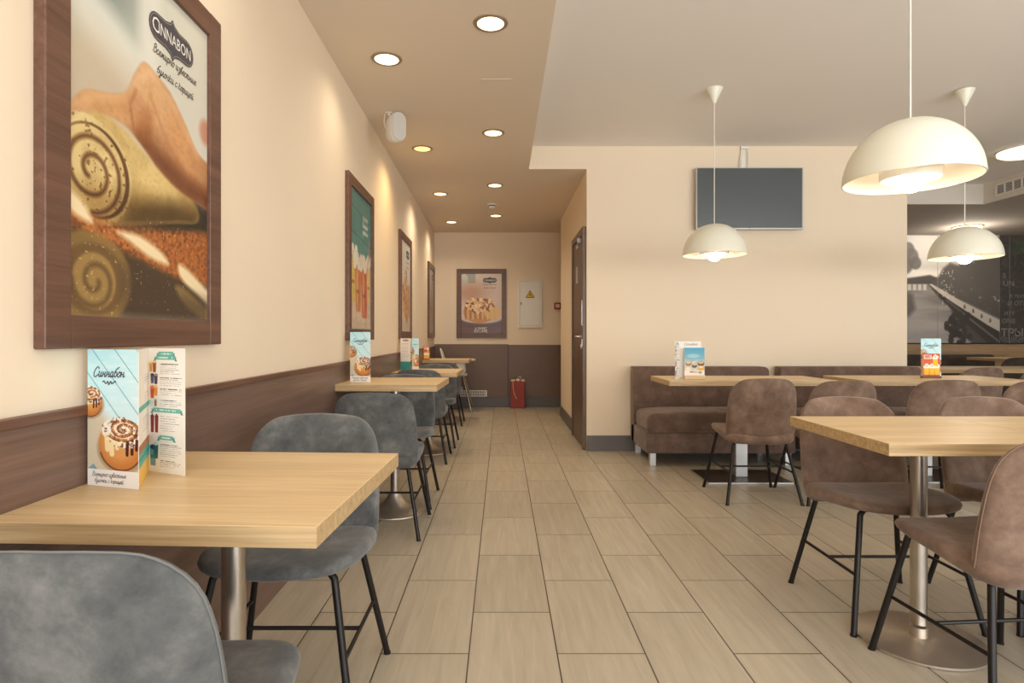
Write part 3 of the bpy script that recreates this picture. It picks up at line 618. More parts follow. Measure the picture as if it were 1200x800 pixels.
# wainscot on the left wall with a cap strip
def strip(x_off0, x_off1, y0, y1, z0, z1, name, mat, rotmat=True):
    o = MB().box(0, y1 - y0, -x_off1, -x_off0, z0, z1, .002).build(name, mat, None, False)
    o.location = (wx(y0), y0, 0); o.rotation_euler = (0, 0, WROT); return struct(o)
strip(0, .012, YB + .05, YE, 0, .905, 'trim_2', M['wain'])
strip(0, .022, YB + .05, YE, .905, .925, 'trim_3', M['frame'])
S('trim_4', MB().box(-1.03, .095, YE - .03, YE, .15, .955, .003), M['wain_end'])
S('trim_5', MB().box(.095, 2.95, YE - .012, YE, .15, .945, .003), M['wain_end'])
S('baseboard_end', MB().box(-1.03, .095, YE - .034, YE, 0, .15).box(.095, 2.95, YE - .016, YE, 0, .15), M['skirt'])
S('baseboard_corridor', MB().box(.786, .80, 6.47, 7.97, 0, .144, .003).box(.786, 3.0, 7.97, 7.984, 0, .144, .003), M['skirt'])
S('baseboard_partition', MB().box(.80, 3.817, YF - .014, YF, 0, .144, .003), M['skirt'])
S('trim_6', MB().box(3.9, XR, 9.06, 9.1, 0, .955, .003), M['oak_panel'])
S('trim_7', MB().box(3.9, XR, 9.05, 9.1, .955, .972, .003), M['tvback'])

# door in the corridor side of the partition
d = MB(); fx0, fx1 = .765, .80
for y0, y1, z0, z1 in ((5.575, 5.645, 0, 2.05), (6.39, 6.46, 0, 2.05), (5.575, 6.46, 2.05, 2.12)): d.box(fx0, fx1, y0, y1, z0, z1, .004)
dr = struct(d.build('door_1', M['door'], None, False))
MB().box(.778, .80, 5.645, 6.39, .004, 2.05, .003).build('door_leaf', M['door'], dr, False)
h = MB().lathe([(0, 0), (.026, 0), (.026, .008), (0, .008)], 20); 
for v in h.bm.verts: v.co = Vector((.778 - v.co.z, 5.72 + v.co.x, 1.075 + v.co.y))
h.tube([(.77, 5.72, 1.075), (.735, 5.72, 1.075), (.728, 5.735, 1.075), (.728, 5.83, 1.072)], .009, 10).box(.764, .778, 5.70, 5.74, .95, 1.0, .004)
h.build('door_handle', M['chrome'], dr)
MB().box(.772, .779, 6.05, 6.14, 1.62, 1.79, .001).build('door_sign', M['silver'], dr, False)
MB().box(.760, .80, 5.60, 5.63, 1.18, 1.42, .002).box(.760, .80, 5.60, 5.63, .98, 1.05, .002).build('lock_plate', M['chrome'], dr, False)
MB().box(.74, .779, 5.76, 5.80, 1.99, 2.04, .004).box(.755, .779, 5.95, 6.0, 1.96, 2.0, .004).build('door_closer', M['silver'], dr, False)

# ceiling hatch outline
hat = MB()
for x0, x1, y0, y1 in ((-.13, .065, 3.6, 3.604), (-.13, .065, 3.88, 3.884), (-.13, -.126, 3.6, 3.884), (.061, .065, 3.6, 3.884)): hat.box(x0, x1, y0, y1, ZL - .0015, ZL)
hat.box(-.126, .061, 3.604, 3.88, ZL - .0008, ZL)
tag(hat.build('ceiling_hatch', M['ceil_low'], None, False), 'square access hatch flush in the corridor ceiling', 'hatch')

# ------------------------------------------------------------------ wall pictures
W_, H_, FW = .755, 1.048, .072
def poster(label, loc, rz, pic, letters, group='framed posters'):
    t = thing('framed_poster', label, 'poster', loc, rz, group)
    f = MB(); a, b = W_ / 2, H_ / 2
    f.box(-a, -a + FW, -.026, 0, -b, b, .003).box(a - FW, a, -.026, 0, -b, b, .003).box(-a + FW, a - FW, -.025, 0, b - FW, b, .003).box(-a + FW, a - FW, -.025, 0, -b, -b + FW, .003)
    f.build('frame', M['frame'], t, False)
    pr = panel('poster_print', W_ - 2 * FW + .004, H_ - 2 * FW + .004, .006, PM[pic], M['tvback'], t, z0=-b + FW - .002)
    pr.location.y = -.014
    letters(pr); return t
def badge(par, x, z, w, h, mat=None):
    """dark rounded badge with a pointed top and bottom, and its outline"""
    def shape(w, h):
        c = []
        for i in range(9): a = PI / 2 + PI * i / 8; c.append((x - w / 2 + h / 2 + h / 2 * math.cos(a), z + h / 2 * math.sin(a)))
        c += [(x - w * .16, z - h * .5), (x - w * .05, z - h * .6), (x, z - h * .78), (x + w * .05, z - h * .6), (x + w * .16, z - h * .5)]
        for i in range(9): a = -PI / 2 + PI * i / 8; c.append((x + w / 2 - h / 2 + h / 2 * math.cos(a), z + h / 2 * math.sin(a)))
        c += [(x + w * .16, z + h * .5), (x + w * .05, z + h * .6), (x, z + h * .78), (x - w * .05, z + h * .6), (x - w * .16, z + h * .5)]
        return c
    MB().prism(shape(w * 1.05, h * 1.2), -.0018, -.0012, 'y').build('badge', M['badge_dk'], par, False)
    MB().prism(shape(w * 1.02, h * 1.1), -.0021, -.0017, 'y').build('badge_outline', M['ink_mid'], par, False)
    MB().prism(shape(w, h), -.0024, -.002, 'y').build('badge_field', M['badge'], par, False)
def slogan(par, x, z, s, w=1.0):
    script('Всемирно известные', x, z, s * 9.2 * w, M['ink_brown'], par, .17, -.0012); script('булочки с корицей', x, z - s * 1.6, s * 7.8 * w, M['ink_brown'], par, .17, -.0012)
def let_dough(p):
    badge(p, .105, .335, .215, .062); lettering([('C', .02, .318, .056, 0, 'CENTER', .9), ('INNABON', .117, .320, .046, 0, 'CENTER', .80)], M['ink_white'], p, -.0028)
    slogan(p, .125, .262, .031, .80)
def let_drinks(p):
    lettering([('CINNABON', .12, .30, .04, 0, 'CENTER', .8)], M['ink_white'], p)
    script('Всемирно', .12, .25, .17, M['ink_white'], p, .2, -.0012); script('известные', .12, .205, .17, M['ink_white'], p, .2, -.0012)
def let_twist(p):
    badge(p, .13, .34, .2, .06); lettering([('CINNABON', .13, .325, .042, 0, 'CENTER', .78)], M['ink_white'], p, -.0028); slogan(p, .12, .25, .032, .72)
def let_pecan(p):
    badge(p, .125, .352, .2, .058); lettering([('CINNABON', .125, .338, .042, 0, 'CENTER', .78)], M['ink_white'], p, -.0028); slogan(p, .125, .282, .032, .72)
    lettering([('A SWEET', -.01, -.392, .046, 0, 'CENTER', 1.0), ('ESCAPE', -.01, -.438, .058, 0, 'CENTER', 1.05)], M['ink_white'], p)
ZP = 1.577
for y, pic, fn, lb in ((1.555, 'dough', let_dough, 'large framed poster of a hand rolling cinnamon dough, nearest on the left wall'),
                       (4.0, 'drinks', let_drinks, 'framed poster of creamy drinks on teal boards on the left wall'),
                       (5.99, 'twist', let_twist, 'framed poster of golden pastry pieces on white, third along the left wall'),
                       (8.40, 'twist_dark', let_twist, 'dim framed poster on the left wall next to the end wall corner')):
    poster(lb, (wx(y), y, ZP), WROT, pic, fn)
poster('framed poster of a nutty glazed bun on a plate, on the end wall', (-.307, YE, 1.572), 0, 'pecan', let_pecan)

# mural on the rear wall
mu = thing('wall_mural', 'black and white wall mural of a lake promenade beside dark lettering', 'mural', (0, 9.1, 0))
a = panel('lake_picture', MUX1 - MUX0, MUZ1 - MUZ0, .004, PM['lake'], M['tvback'], mu, MUZ0, MUX0); a.location.y = -.006
b = panel('lettered_panel', 1.9, MUZ1 - MUZ0, .004, PM['textwall'], M['tvback'], mu, MUZ0, MUX1 + .006); b.location.y = -.006
L = []; rows = [('ТРЫЙ', 1.075, .15), ('ОМ ISCAN', .99 + .03, .07), ('О БЫСТРЫЙ ГОРОД', 1.21, .085), ('UNIT СОЮЗ', 1.29, .11), ('КОФЕ', 1.40, .10), ('ВКУС И АРОМАТ', 1.5, .11), ('УТРО', 1.62, .12)]
L = [('ТРЫЙ', 7.705, 1.075, .165, 0, 'LEFT', 1.0, .003), ('ОМ ISCAN', 7.705, 1.01, .075, 0, 'LEFT', 1.1), ('• ОМЕССВU', 7.705, .972, .05, 0, 'LEFT', 1.2), ('ONII', 7.72, 1.28, .10, 0, 'LEFT'), ('И ОТЕРО', 7.80, 1.55, .10, .2, 'LEFT'), ('в эспо', 7.83, 1.67, .09, .2, 'LEFT'), ('UN', 7.74, 1.85, .12, 0, 'LEFT'), ('S', 7.74, 1.98, .1, 0, 'LEFT'), ('ИТУ', 7.76, 1.4, .08, 0, 'LEFT'), ('РОМ БИСТРО', 8.25, 1.2, .1, 0, 'LEFT'), ('ОКО', 8.3, 1.42, .14, 0, 'LEFT')]
lettering(L, M['ink_mid'], b, -.002)
for x in (6.73, 7.84, 8.5): MB().box(x, x + .005, -.0085, -.0062, MUZ0, MUZ1).build('panel_seam', M['ink_mid'], mu, False)

# ------------------------------------------------------------------ fixtures on walls and ceilings
def downlight(label, x, y, mat='lamp_warm', r=.085):
    t = thing('recessed_downlight', label, 'downlight', (x, y, ZL), 0, 'recessed ceiling downlights')
    MB().lathe([(r * .78, .0), (r * .80, -.006), (r, -.004), (r * 1.03, 0)], 40).build('trim_ring', M['ring'], t)
    MB().lathe([(0, -.0035), (r * .8, -.0035), (r * .8, 0), (0, 0)], 40).build('diffuser', M[mat], t)
    return t
DL = [(-.056, 2.958, 'lamp_white', 'nearest downlight of the row away from the left wall'), (-.653, 3.34, 'lamp_white', 'nearest downlight of the row beside the left wall'),
      (-.066, 4.555, 'lamp_warm', 'second downlight of the row away from the left wall, past the hatch'), (-.666, 4.938, 'lamp_amber', 'amber glowing downlight just past the ceiling speaker'),
      (-.071, 6.14, 'lamp_warm', 'third downlight of the row away from the left wall, before the smoke detector'), (-.68, 6.51, 'lamp_warm', 'third downlight of the row beside the left wall, past the amber one'),
      (-.078, 7.69, 'lamp_warm', 'downlight just past the smoke detector'), (-.694, 8.12, 'lamp_warm', 'farthest downlight beside the left wall near the end wall')]
for x, y, m_, lb in DL: downlight(lb, x, y, m_)

# smoke detector
t = thing('smoke_detector', 'small white smoke detector on the corridor ceiling', 'smoke detector', (-.117, 7.02, ZL))
MB().lathe([(.055, 0), (.055, -.012), (.05, -.014)], 30).build('base', M['white'], t)
MB().lathe([(0, -.05), (.03, -.048), (.04, -.04), (.042, -.014), (0, -.014)], 30).build('sensor_head', M['white'], t)
MB().lathe([(.0405, -.03), (.0425, -.028), (.0425, -.02), (.0405, -.018)], 30).build('vent_slot', M['dark'], t)

# speaker
t = thing('ceiling_speaker', 'white oval loudspeaker hanging on a bracket under the corridor ceiling', 'speaker', (-.745, 4.14, 2.54), R(38))
ov = [(.058 * math.cos(2 * PI * i / 40), (.105 - .058) * (1 if math.sin(2 * PI * i / 40) >= 0 else -1) + .058 * math.sin(2 * PI * i / 40)) for i in range(40)]
MB().cushion(ov, lambda a, b: -.05, lambda a, b: .07, mapf=lambda a, b, c: (a * (1 - .18 * max(0, c / .07)), c, b * (1 - .12 * max(0, c / .07)))).build('cabinet', M['white'], t)
MB().prism([(p[0] * .9, p[1] * .93) for p in ov], -.054, -.049, 'y').build('grille', M['grille'], t)
MB().tube([(-.02, .03, .08), (-.03, .045, .105), (-.03, .045, .111)], .008).lathe([(0, .106), (.03, .106), (.03, .111), (0, .111)], 20, (-.03, .045, 0)).tube([(-.05, .07, .11), (-.055, .075, .05), (-.04, .07, .0)], .003).build('bracket', M['white'], t)

# electrical panel
t = thing('electrical_panel', 'white electrical panel box with a yellow warning triangle on the end wall', 'electrical panel', (.4275, YE, 1.57))
MB().box(-.185, -.155, -.025, 0, -.365, .365, .003).box(.155, .185, -.025, 0, -.365, .365, .003).box(-.155, .155, -.025, 0, .335, .365, .003).box(-.155, .155, -.025, 0, -.365, -.335, .003).build('surround', M['white'], t, False)
dd = MB().box(-.152, .152, -.022, 0, -.332, .332, .003).build('panel_door', M['white'], t, False)
MB().box(-.14, -.128, -.028, -.02, -.02, .02, .002).build('lock', M['tvback'], dd, False)
MB().prism([(-.062, .09), (.066, .09), (.002, .20)], -.0245, -.021, 'y').build('warning_triangle', M['yellow'], dd, False)
tr_ = MB()
for p0, p1 in (((-.06, .092), (.064, .092)), ((.064, .092), (.002, .198)), ((.002, .198), (-.06, .092))): tr_.tube([(p0[0], -.024, p0[1]), (p1[0], -.024, p1[1])], .004, 6)
tr_.prism([(.012, .17), (-.014, .130), (.0, .132), (-.006, .10), (.018, .142), (.004, .140)], -.0262, -.0245, 'y').build('triangle_border', M['dark'], dd, False)
# fire call point
t = thing('fire_call_point', 'small red fire alarm call point on the end wall', 'alarm button', (.845, YE, 1.535))
MB().box(-.05, .05, -.05, 0, -.05, .05, .006).build('housing', M['red'], t)
MB().box(-.03, .03, -.053, -.049, -.028, .028, .002).build('press_panel', M['ribbon'], t, False)
# grilles
t = thing('wall_vent_grille', 'long cream vent grille low on the end wall', 'vent', (-.44, YE - .03, .21))
MB().box(-.215, .215, -.012, 0, .037, .047).box(-.215, .215, -.012, 0, -.047, -.037).box(-.215, -.2, -.012, 0, -.037, .037).box(.2, .215, -.012, 0, -.037, .037).build('frame', M['white'], t, False)
MB().box(-.2, .2, -.002, 0, -.037, .037).build('duct', M['dark'], t, False)
g = MB()
for i in range(20): x = -.19 + i * .02; g.box(x, x + .009, -.009, -.002, -.037, .037)
g.box(-.2, .2, -.010, -.003, -.003, .003).build('fins', M['white'], t, False)
t = thing('ceiling_vent_grille', 'white air vent grille on the ceiling step at the right', 'vent', (5.68, 6.53, 2.748), -PI / 2)
MB().box(-.235, .235, -.015, 0, .05, .07, .002).box(-.235, .235, -.015, 0, -.07, -.05, .002).box(-.235, -.215, -.015, 0, -.05, .05, .002).box(.215, .235, -.015, 0, -.05, .05, .002).build('frame', M['white'], t, False)
MB().box(-.215, .215, -.002, 0, -.05, .05).build('duct', M['dark'], t, False)
g = MB()
for i in range(7): z = -.045 + i * .014; g.box(-.215, .215, -.012, -.003, z, z + .005)
for x in (-.11, 0, .11): g.box(x - .007, x + .007, -.014, -.002, -.05, .05)
g.build('fins', M['white'], t, False)

# flush ceiling lights
def flush(name_label, x, y, z, r, mat):
    t = thing('flush_ceiling_light', name_label, 'ceiling light', (x, y, z), 0, 'flush ceiling lights')
    MB().lathe([(r * .96, 0), (r * 1.02, -.002), (r * 1.02, -.010), (r * .97, -.012)], 48).build('rim', M['white'], t)
    MB().lathe([(r * .985, -.010), (r * .97, -.034), (r * .85, -.048), (r * .5, -.055), (0, -.057)], 48).build('diffuser', M[mat], t)
flush('round flush ceiling light on the upper ceiling at the right edge', 5.03, 5.65, ZU, .225, 'lamp_flush')
flush('round flush light on the rear ceiling behind a pendant lamp', 6.62, 8.37, ZR, .17, 'lamp_rear')

# pendants
def make_pendant(label, x, y):
    zr = 1.655; t = thing('pendant_lamp', label, 'pendant lamp', (x, y, zr), 0, 'white dome pendant lamps')
    r = .222; pr = [(r * math.cos(R(a)), .225 * math.sin(R(a))) for a in range(0, 91, 5)]
    pr[-1] = (0, .225)
    pi_ = [((r - .004) * math.cos(R(a)), .221 * math.sin(R(a))) for a in range(0, 91, 5)]; pi_[-1] = (0, .221)
    sh = MB().lathe(pr, 56).build('lamp_shade', M['shade'], t, angle=60)
    MB().lathe(pi_ + [], 56).build('shade_lining', M['shade_in'], sh, angle=60)
    MB().lathe([(r, 0), (r + .001, .004), (r - .003, .004), (r - .004, 0), (r, 0)], 56).build('rim', M['shade'], sh)
    MB().lathe([(.098, .004), (.1, .06), (.094, .062), (.092, .004), (.098, .004)], 40).tube([(-.095, 0, .055), (.095, 0, .055)], .004).tube([(0, -.095, .055), (0, .095, .055)], .004).build('inner_ring', M['shade_in'], t)
    MB().lathe([(0, .215), (.022, .215), (.022, .07), (.015, .06), (0, .06)], 20).build('lamp_holder', M['white'], t)
    prof = [(.05 * math.sin(R(a)), .005 - .05 * math.cos(R(a))) for a in range(0, 151, 10)]; prof[0] = (0, -.045); prof += [(.02, .07), (0, .075)]
    MB().lathe(prof, 28).build('bulb', M['bulb'], t)
    MB().tube([(0, 0, .22), (0, 0, ZU - zr - .09)], .0032, 8).build('cord', M['white'], t)
    c0 = ZU - zr
    MB().lathe([(0, c0), (.062, c0), (.062, c0 - .006), (.01, c0 - .115), (0, c0 - .117)], 32).build('ceiling_cone', M['shade'], t)
    return t
pend = make_pendant('large white dome pendant, nearest, hanging above the round-based front table', 1.515, 2.183)
dup(pend, 'white dome pendant hanging in front of the television', (1.538, 4.26, 1.665))
dup(pend, 'white dome pendant hanging before the black and white mural', (3.35, 4.26, 1.645))

# television
t = thing('television', 'flat wall mounted television with dark screen and silver rim', 'television', (2.305, 5.49, 2.36), R(0))
scn = MB().box(-.487, .487, -.017, -.012, -.275, .278, .002).build('screen', M['screen'], t, False)
MB().box(-.497, -.487, -.018, .02, -.29, .285, .002).box(.487, .497, -.018, .02, -.29, .285, .002).box(-.487, .487, -.018, .02, .278, .285, .002).box(-.487, .487, -.019, .02, -.29, -.275, .002).build('bezel', M['silver'], t, False)
MB().box(-.487, .487, -.011, .025, -.285, .278, .003).build('back_panel', M['tvback'], t, False)
lettering([('▬', 0, -.287, .012)], M['ink'], scn, -.0195, 'emblem')
MB().box(-.15, .15, .025, .055, -.15, .15, .003).build('wall_bracket', M['tvback'], t, False)
cb = MB().tube([(-.07, .03, .28), (-.07, .04, .36), (-.05, .045, .47), (-.03, .045, .49)], .006).tube([(-.0, .03, .28), (.01, .04, .40), (.0, .045, .48), (-.03, .045, .492)], .004)
cb.box(-.06, -.02, .035, .053, .28, .47, .003).box(-.06, .02, .03, .053, .475, .502, .003); cb.build('cable', M['white'], t)

# ------------------------------------------------------------------ chairs
half = [(0, .379), (.09, .380), (.165, .383), (.205, .396), (.219, .43), (.222, .50), (.221, .59), (.215, .68), (.199, .745), (.163, .788), (.112, .806), (0, .812)]
back_out = [(p.x, p.y) for p in spline(half, 31)]; back_out = back_out + [(-a, b) for a, b in back_out[-2:0:-1]]
def by(x, z):
    return -.197 - .066 * (z - .42) / .39 + .05 * (x / .217) ** 2 + .03 * max(0, (.455 - z) / .07) ** 2
halfs = [(0, .222), (.1, .219), (.165, .203), (.208, .16), (.227, .085), (.231, .0), (.227, -.09), (.217, -.16), (.18, -.205), (.09, -.222), (0, -.225)]
seat_out = [(p.x, p.y) for p in spline(halfs, 27)]; seat_out = seat_out + [(-a, b) for a, b in seat_out[-2:0:-1]]
def make_chair(label, cat_group, suede_m, pipe_m, loc, rz):
    t = thing('dining_chair', label, 'chair', loc, rz, cat_group)
    zt = lambda x, y: .460 + .010 * (y / .2) + .014 * (x / .23) ** 2 - .016 * max(0, (y - .11) / .11) ** 2
    zb = lambda x, y: .381 + .044 * max(0, (y + .2) / .42) + .02 * (x / .23) ** 2 * min(1, max(0, (y + .2) / .2))
    MB().cushion(seat_out, zb, zt).build('seat', suede_m, t, angle=80)
    mapf = lambda a, b, c: (a, by(a, b) + c, b)
    thk = lambda z: .013 + .009 * (1 - (z - .38) / .43)
    bk = MB().cushion(back_out, lambda a, b: -thk(b), lambda a, b: thk(b), mapf=mapf, center=(0, .6)).build('backrest', suede_m, t, angle=80)
    pp = [(a, by(a, b) - thk(b) * .35, b) for a, b in [(x * .998, .6 + (z - .6) * .998) for x, z in back_out]]
    MB().tube(pp, .0018, 6, closed=True).build('piping', pipe_m, bk)
    for sx in (-1, 1):
        for sy in (-1, 1):
            tx, ty = sx * .165, sy * .15; fx, fy = sx * .238, sy * .23
            lz = .425 if sy > 0 else .405
            path = [(sx * .11, sy * .13, lz + .005), (sx * .15, sy * .145, lz + .004)] + [(tx + (fx - tx) * u, ty + (fy - ty) * u, lz * (1 - u) + .002) for u in (.035, .1, .3, .6, .8, 1)]
            MB().tube(path, .0105, 10).lathe([(0, 0), (.012, 0), (.012, .006), (0, .006)], 12, (fx, fy, 0)).build('leg', M['black'], t)
    u = .5; zz = .20; lx = .165 + (.238 - .165) * u; ly = .15 + .08 * u
    for sx in (-1, 1): MB().tube([(sx * lx, -ly, zz), (sx * lx, ly, zz)], .0062, 8).build('side_stretcher', M['black'], t)
    MB().tube([(-lx, 0, zz), (lx, 0, zz)], .0062, 8).build('cross_bar', M['black'], t)
    MB().tube([(-.13, -.15, .41), (-.13, .15, .432), (.13, .15, .432), (.13, -.15, .41)], .009, 8, closed=True).build('seat_frame', M['black'], t)
    return t
gg = 'grey chairs along the left wall'
G = make_chair('grey suede chair nearest the camera with its back turned, at the nearest left table', gg, M['grey'], M['gpipe'], (-.605, 1.00, 0), 0)
for lb, x, y, rz, sz in (('grey suede chair facing the camera behind the nearest left table', -.628, 1.775, PI, 1.0),
                         ('grey suede chair with its back turned, at the second table along the left wall', -.676, 3.335, 0, .965),
                         ('grey suede chair facing the camera behind the second left wall table', -.685, 3.90, PI, 1.0),
                         ('grey suede chair with its back turned, at the third table along the left wall', -.705, 5.18, 0, .985),
                         ('grey suede chair facing the camera behind the third left wall table', -.69, 5.90, PI, .97),
                         ('grey suede chair tucked under the farthest left wall table, before the high chair', -.715, 7.27, 0, .94)):
    dup(G, lb, (x, y, 0), rz, sz)
bb = 'brown chairs at the tables on the right'
B = make_chair('brown suede chair with its back turned before the wall sofa, at the left sofa table', bb, M['brown'], M['bpipe'], (1.68, 3.98, 0), R(-1))
for lb, x, y, rz, sz in (('brown suede chair with its back turned, next right of the one before the left sofa', 2.185, 3.97, 0, .985),
                         ('brown suede chair with its back turned, before the orange flyer on the right sofa table', 2.86, 3.97, R(-6), .99),
                         ('brown suede chair at the right edge, behind the far right front chair', 3.42, 3.97, 0, .985),
                         ('brown suede chair facing the camera behind the left corner of the front table', 1.505, 2.35, PI, 1.0),
                         ('brown suede chair facing the camera behind the seam of the two front tables', 2.105, 2.35, PI, 1.0),
                         ('brown suede chair nearest at the lower right, angled with its back cut by the frame', 1.531, 1.82, R(4.5), 1.0),
                         ('brown suede chair at the lower right edge, mostly hidden by the nearest brown chair', 2.115, 1.79, 0, 1.0),
                         ('brown chair far back at the rear table, behind the orange flyer', 4.26, 5.45, R(4), .99),
                         ('brown chair far back at the rear table at the right edge of the picture', 4.83, 5.42, R(-4), .98)):
    dup(B, lb, (x, y, 0), rz, sz)

# ------------------------------------------------------------------ tables
def make_table(label, loc, rz, w, dp, h, base, group, cat='table', pillar='steel'):
    t = thing('cafe_table', label, cat, loc, rz, group); th = .0385
    top = MB().box(-w / 2, w / 2, -dp / 2, dp / 2, h - th, h, .0012, 1).build('tabletop', M['oak'], t, False)
    MB().box(-w / 2 - .0006, w / 2 + .0006, -dp / 2 - .0006, dp / 2 + .0006, h - th + .0015, h - .0015).build('edge_band', M['oak_edge'], top, False)
    if base == 'square':
        MB().box(-.045, .045, -.045, .045, .014, h - th - .006, .004).build('column', M['alu'], t, False)
        pl = MB().box(-.31, .31, -.21, .21, .0, .012, .002).build('base_plate', M['alu'], t, False)
        MB().box(-.306, .306, -.206, .206, .0121, .0135).build('plate_top', M['bronze'], pl, False)
    else:
        MB().lathe([(0, .06), (.0265, .06), (.0265, h - th - .006), (0, h - th - .006)], 28).build('column', M[pillar], t)
        if base == 'disc':
            MB().lathe([(0, 0), (.2, 0), (.203, .003), (.203, .010), (.197, .0125), (.034, .014), (.028, .016), (.028, .05), (0, .05)], 56).build('base_plate', M['steel_base'], t)
        else:
            MB().lathe([(0, 0), (.196, 0), (.2, .004), (.197, .010), (.16, .016), (.11, .028), (.08, .045), (.055, .075), (.04, .1), (.032, .12), (0, .12)], 56).build('base_plate', M['steel_base'], t)
    MB().box(-.12, .12, -.12, .12, h - th - .006, h - th, .001).build('mounting_plate', M['black'], t, False)
    return t
lt = 'small oak tables along the left wall'
make_table('light oak table nearest the camera at the left wall with an open trifold menu', (-.616, 1.353, 0), R(-2.6), .62, .64, .75, 'trumpet', lt)
make_table('light oak table second along the left wall, with a folded bun menu', (-.66, 3.64, 0), R(-1.5), .60, .585, .803, 'trumpet', lt)
make_table('light oak table third along the left wall, with a white and teal menu', (-.68, 5.5, 0), R(-1), .585, .66, .757, 'trumpet', lt)
make_table('light oak table farthest along the left wall, before the white high chair', (-.70, 7.62, 0), 0, .58, .60, .78, 'trumpet', lt)
rt = 'oak tables on the right'
make_table('light oak front table on a round steel base, left of the seam', (1.483, 2.095, 0), 0, .612, .612, .753, 'disc', rt)
make_table('light oak front table cut by the right edge, joined right of the seam', (2.1, 2.095, 0), 0, .612, .612, .7525, 'disc', rt)
make_table('long light oak table before the left sofa, with a white menu and blue card', (1.815, 4.495, 0), 0, 1.22, .53, .759, 'square', rt)
make_table('long light oak table before the right sofa, with an orange flyer', (3.23, 4.52, 0), 0, 1.22, .56, .759, 'square', rt)
make_table('light oak table far back behind the right sofa table, by the partition end', (4.85, 6.14, 0), 0, 1.7, .62, .75, 'square', rt)
make_table('far rear oak table before the dark bench under the mural', (7.5, 8.0, 0), 0, 1.9, .6, .783, 'square', rt)

# ------------------------------------------------------------------ sofas
def make_sofa(label, loc, w, cloth='sofa', group='brown bench sofas'):
    t = thing('bench_sofa', label, 'sofa', loc, 0, group); a = w / 2      # origin: middle of the back foot line, front towards -y
    MB().box(-a, a, -.65, -.06, .105, .278, .012, 3).build('base', M[cloth], t)
    rr = []
    def rim(x, y): return 1
    c = MB(); ol = []
    w2, d0, d1, rc = a - .008, -.655, -.20, .03
    for cx, cy, a0 in ((w2 - rc, d1 - rc, 0), (-w2 + rc, d1 - rc, 90), (-w2 + rc, d0 + rc, 180), (w2 - rc, d0 + rc, 270)):
        for k in range(7): an = R(a0 + 15 * k); ol.append((cx + rc * math.cos(an), cy + rc * math.sin(an)))
        ol_end = ol[-1]
    dense = []
    for p, q in zip(ol, ol[1:] + ol[:1]):
        n = max(1, int(math.hypot(q[0] - p[0], q[1] - p[1]) / .06))
        dense += [(p[0] + (q[0] - p[0]) * i / n, p[1] + (q[1] - p[1]) * i / n) for i in range(n)]
    c.cushion(dense, lambda x, y: .280, lambda x, y: .428 + .03 * (1 - (x / a) ** 4) * (1 - ((y + .43) / .26) ** 2 * .8) + .003 * math.sin(x * 26) * math.sin(y * 24),
              rings=[(0, 1), (.2, 1), (.4, 1), (.6, 1), (.8, 1), (.92, .97), (.97, .84), (.992, .6), (1, .4), (1, 0), (1, -.6), (.99, -.9), (.97, -1), (.6, -1), (0, -1)])
    sc_ = c.build('seat_cushion', M[cloth], t, angle=60)
    MB().tube([(p[0], p[1], .284) for p in dense], .005, 6, closed=True).build('piping', M[cloth], sc_)
    b = MB(); rc = .05; pts = [(-a, .105), (a, .105), (a, .80 - rc)] + [(a - rc + rc * math.cos(R(15 * k)), .80 - rc + rc * math.sin(R(15 * k))) for k in range(1, 7)] + [(-a, .80)]
    b.prism(pts, -.17, -.03, 'y', .008); b.build('backrest', M[cloth], t, angle=50)
    for sx in (-1, 1):
        for y0 in (-.635, -.10):
            x0 = sx * (a - .055); MB().box(x0 - .025, x0 + .025, y0, y0 + .05, 0, .106, .002).build('leg', M['alu'], t, False)
    return t
make_sofa('brown suede bench sofa on silver legs beside the corridor corner', (1.82, YF - .015, 0), 1.235)
make_sofa('brown suede bench sofa at the right end of the partition wall', (3.185, YF - .015, 0), 1.28)
make_sofa('dark bench far back under the mural', (6.75, 9.03, 0), 1.35, 'dark_cloth')
# dark chair far back
D = make_chair('dark chair at the far rear table, at the right edge below the lettered mural', bb, M['dark_cloth'], M['dark_cloth'], (6.50, 7.62, 0), 0)
D['group'] = 'dark chairs at the rear'
del D['group']

# ------------------------------------------------------------------ menus and cards
def sheet(name, A, Bp, z, h, pic, par, letters=None, back='paper'):
    """one upright panel of a folded menu from A to Bp"""
    d = Vector((Bp[0] - A[0], Bp[1] - A[1], 0)); o = panel(name, d.length, h, .0008, PM[pic], M[back], par, 0, 0)
    o.location = (A[0], A[1], z); o.rotation_euler = (0, 0, math.atan2(d.y, d.x))
    if letters: letters(o)
    return o
def let_front(w, h):
    def f(o):
        script('Синнабон', w * .5, h * .80, w * .74, M['ink'], o, .2); script('~', w * .5, h * .735, w * .34, M['ink'], o, .2)
        script('Всемирно известные', w * .5, h * .072, w * .78, M['ink_brown'], o, .15); script('булочки с корицей', w * .5, h * .028, w * .66, M['ink_brown'], o, .15)
    return f
t = thing('trifold_menu', 'open trifold menu with a big iced bun, on the nearest left table', 'menu', (0, 0, .7505), 0, 'table menus')
h = .30; A_, B_, C_, D_ = (-.918, 1.305), (-.779, 1.262), (-.862, 1.438), (-.745, 1.385)
sheet('front_panel', A_, B_, 0, h, 'front', t, let_front(.127, h))
sheet('inner_panel', (B_[0], B_[1] + .002), (C_[0], C_[1] + .001), 0, h, 'inner', t)
sheet('list_panel', C_, D_, 0, h, 'list', t)
t = thing('folded_menu', 'folded menu with an iced bun on the second left table', 'menu', (0, 0, .8035), 0, 'table menus')
sheet('front_panel', (-.913, 3.545), (-.785, 3.52), 0, .30, 'front', t, let_front(.13, .30)); sheet('inner_panel', (-.865, 3.65), (-.786, 3.523), 0, .30, 'inner', t)
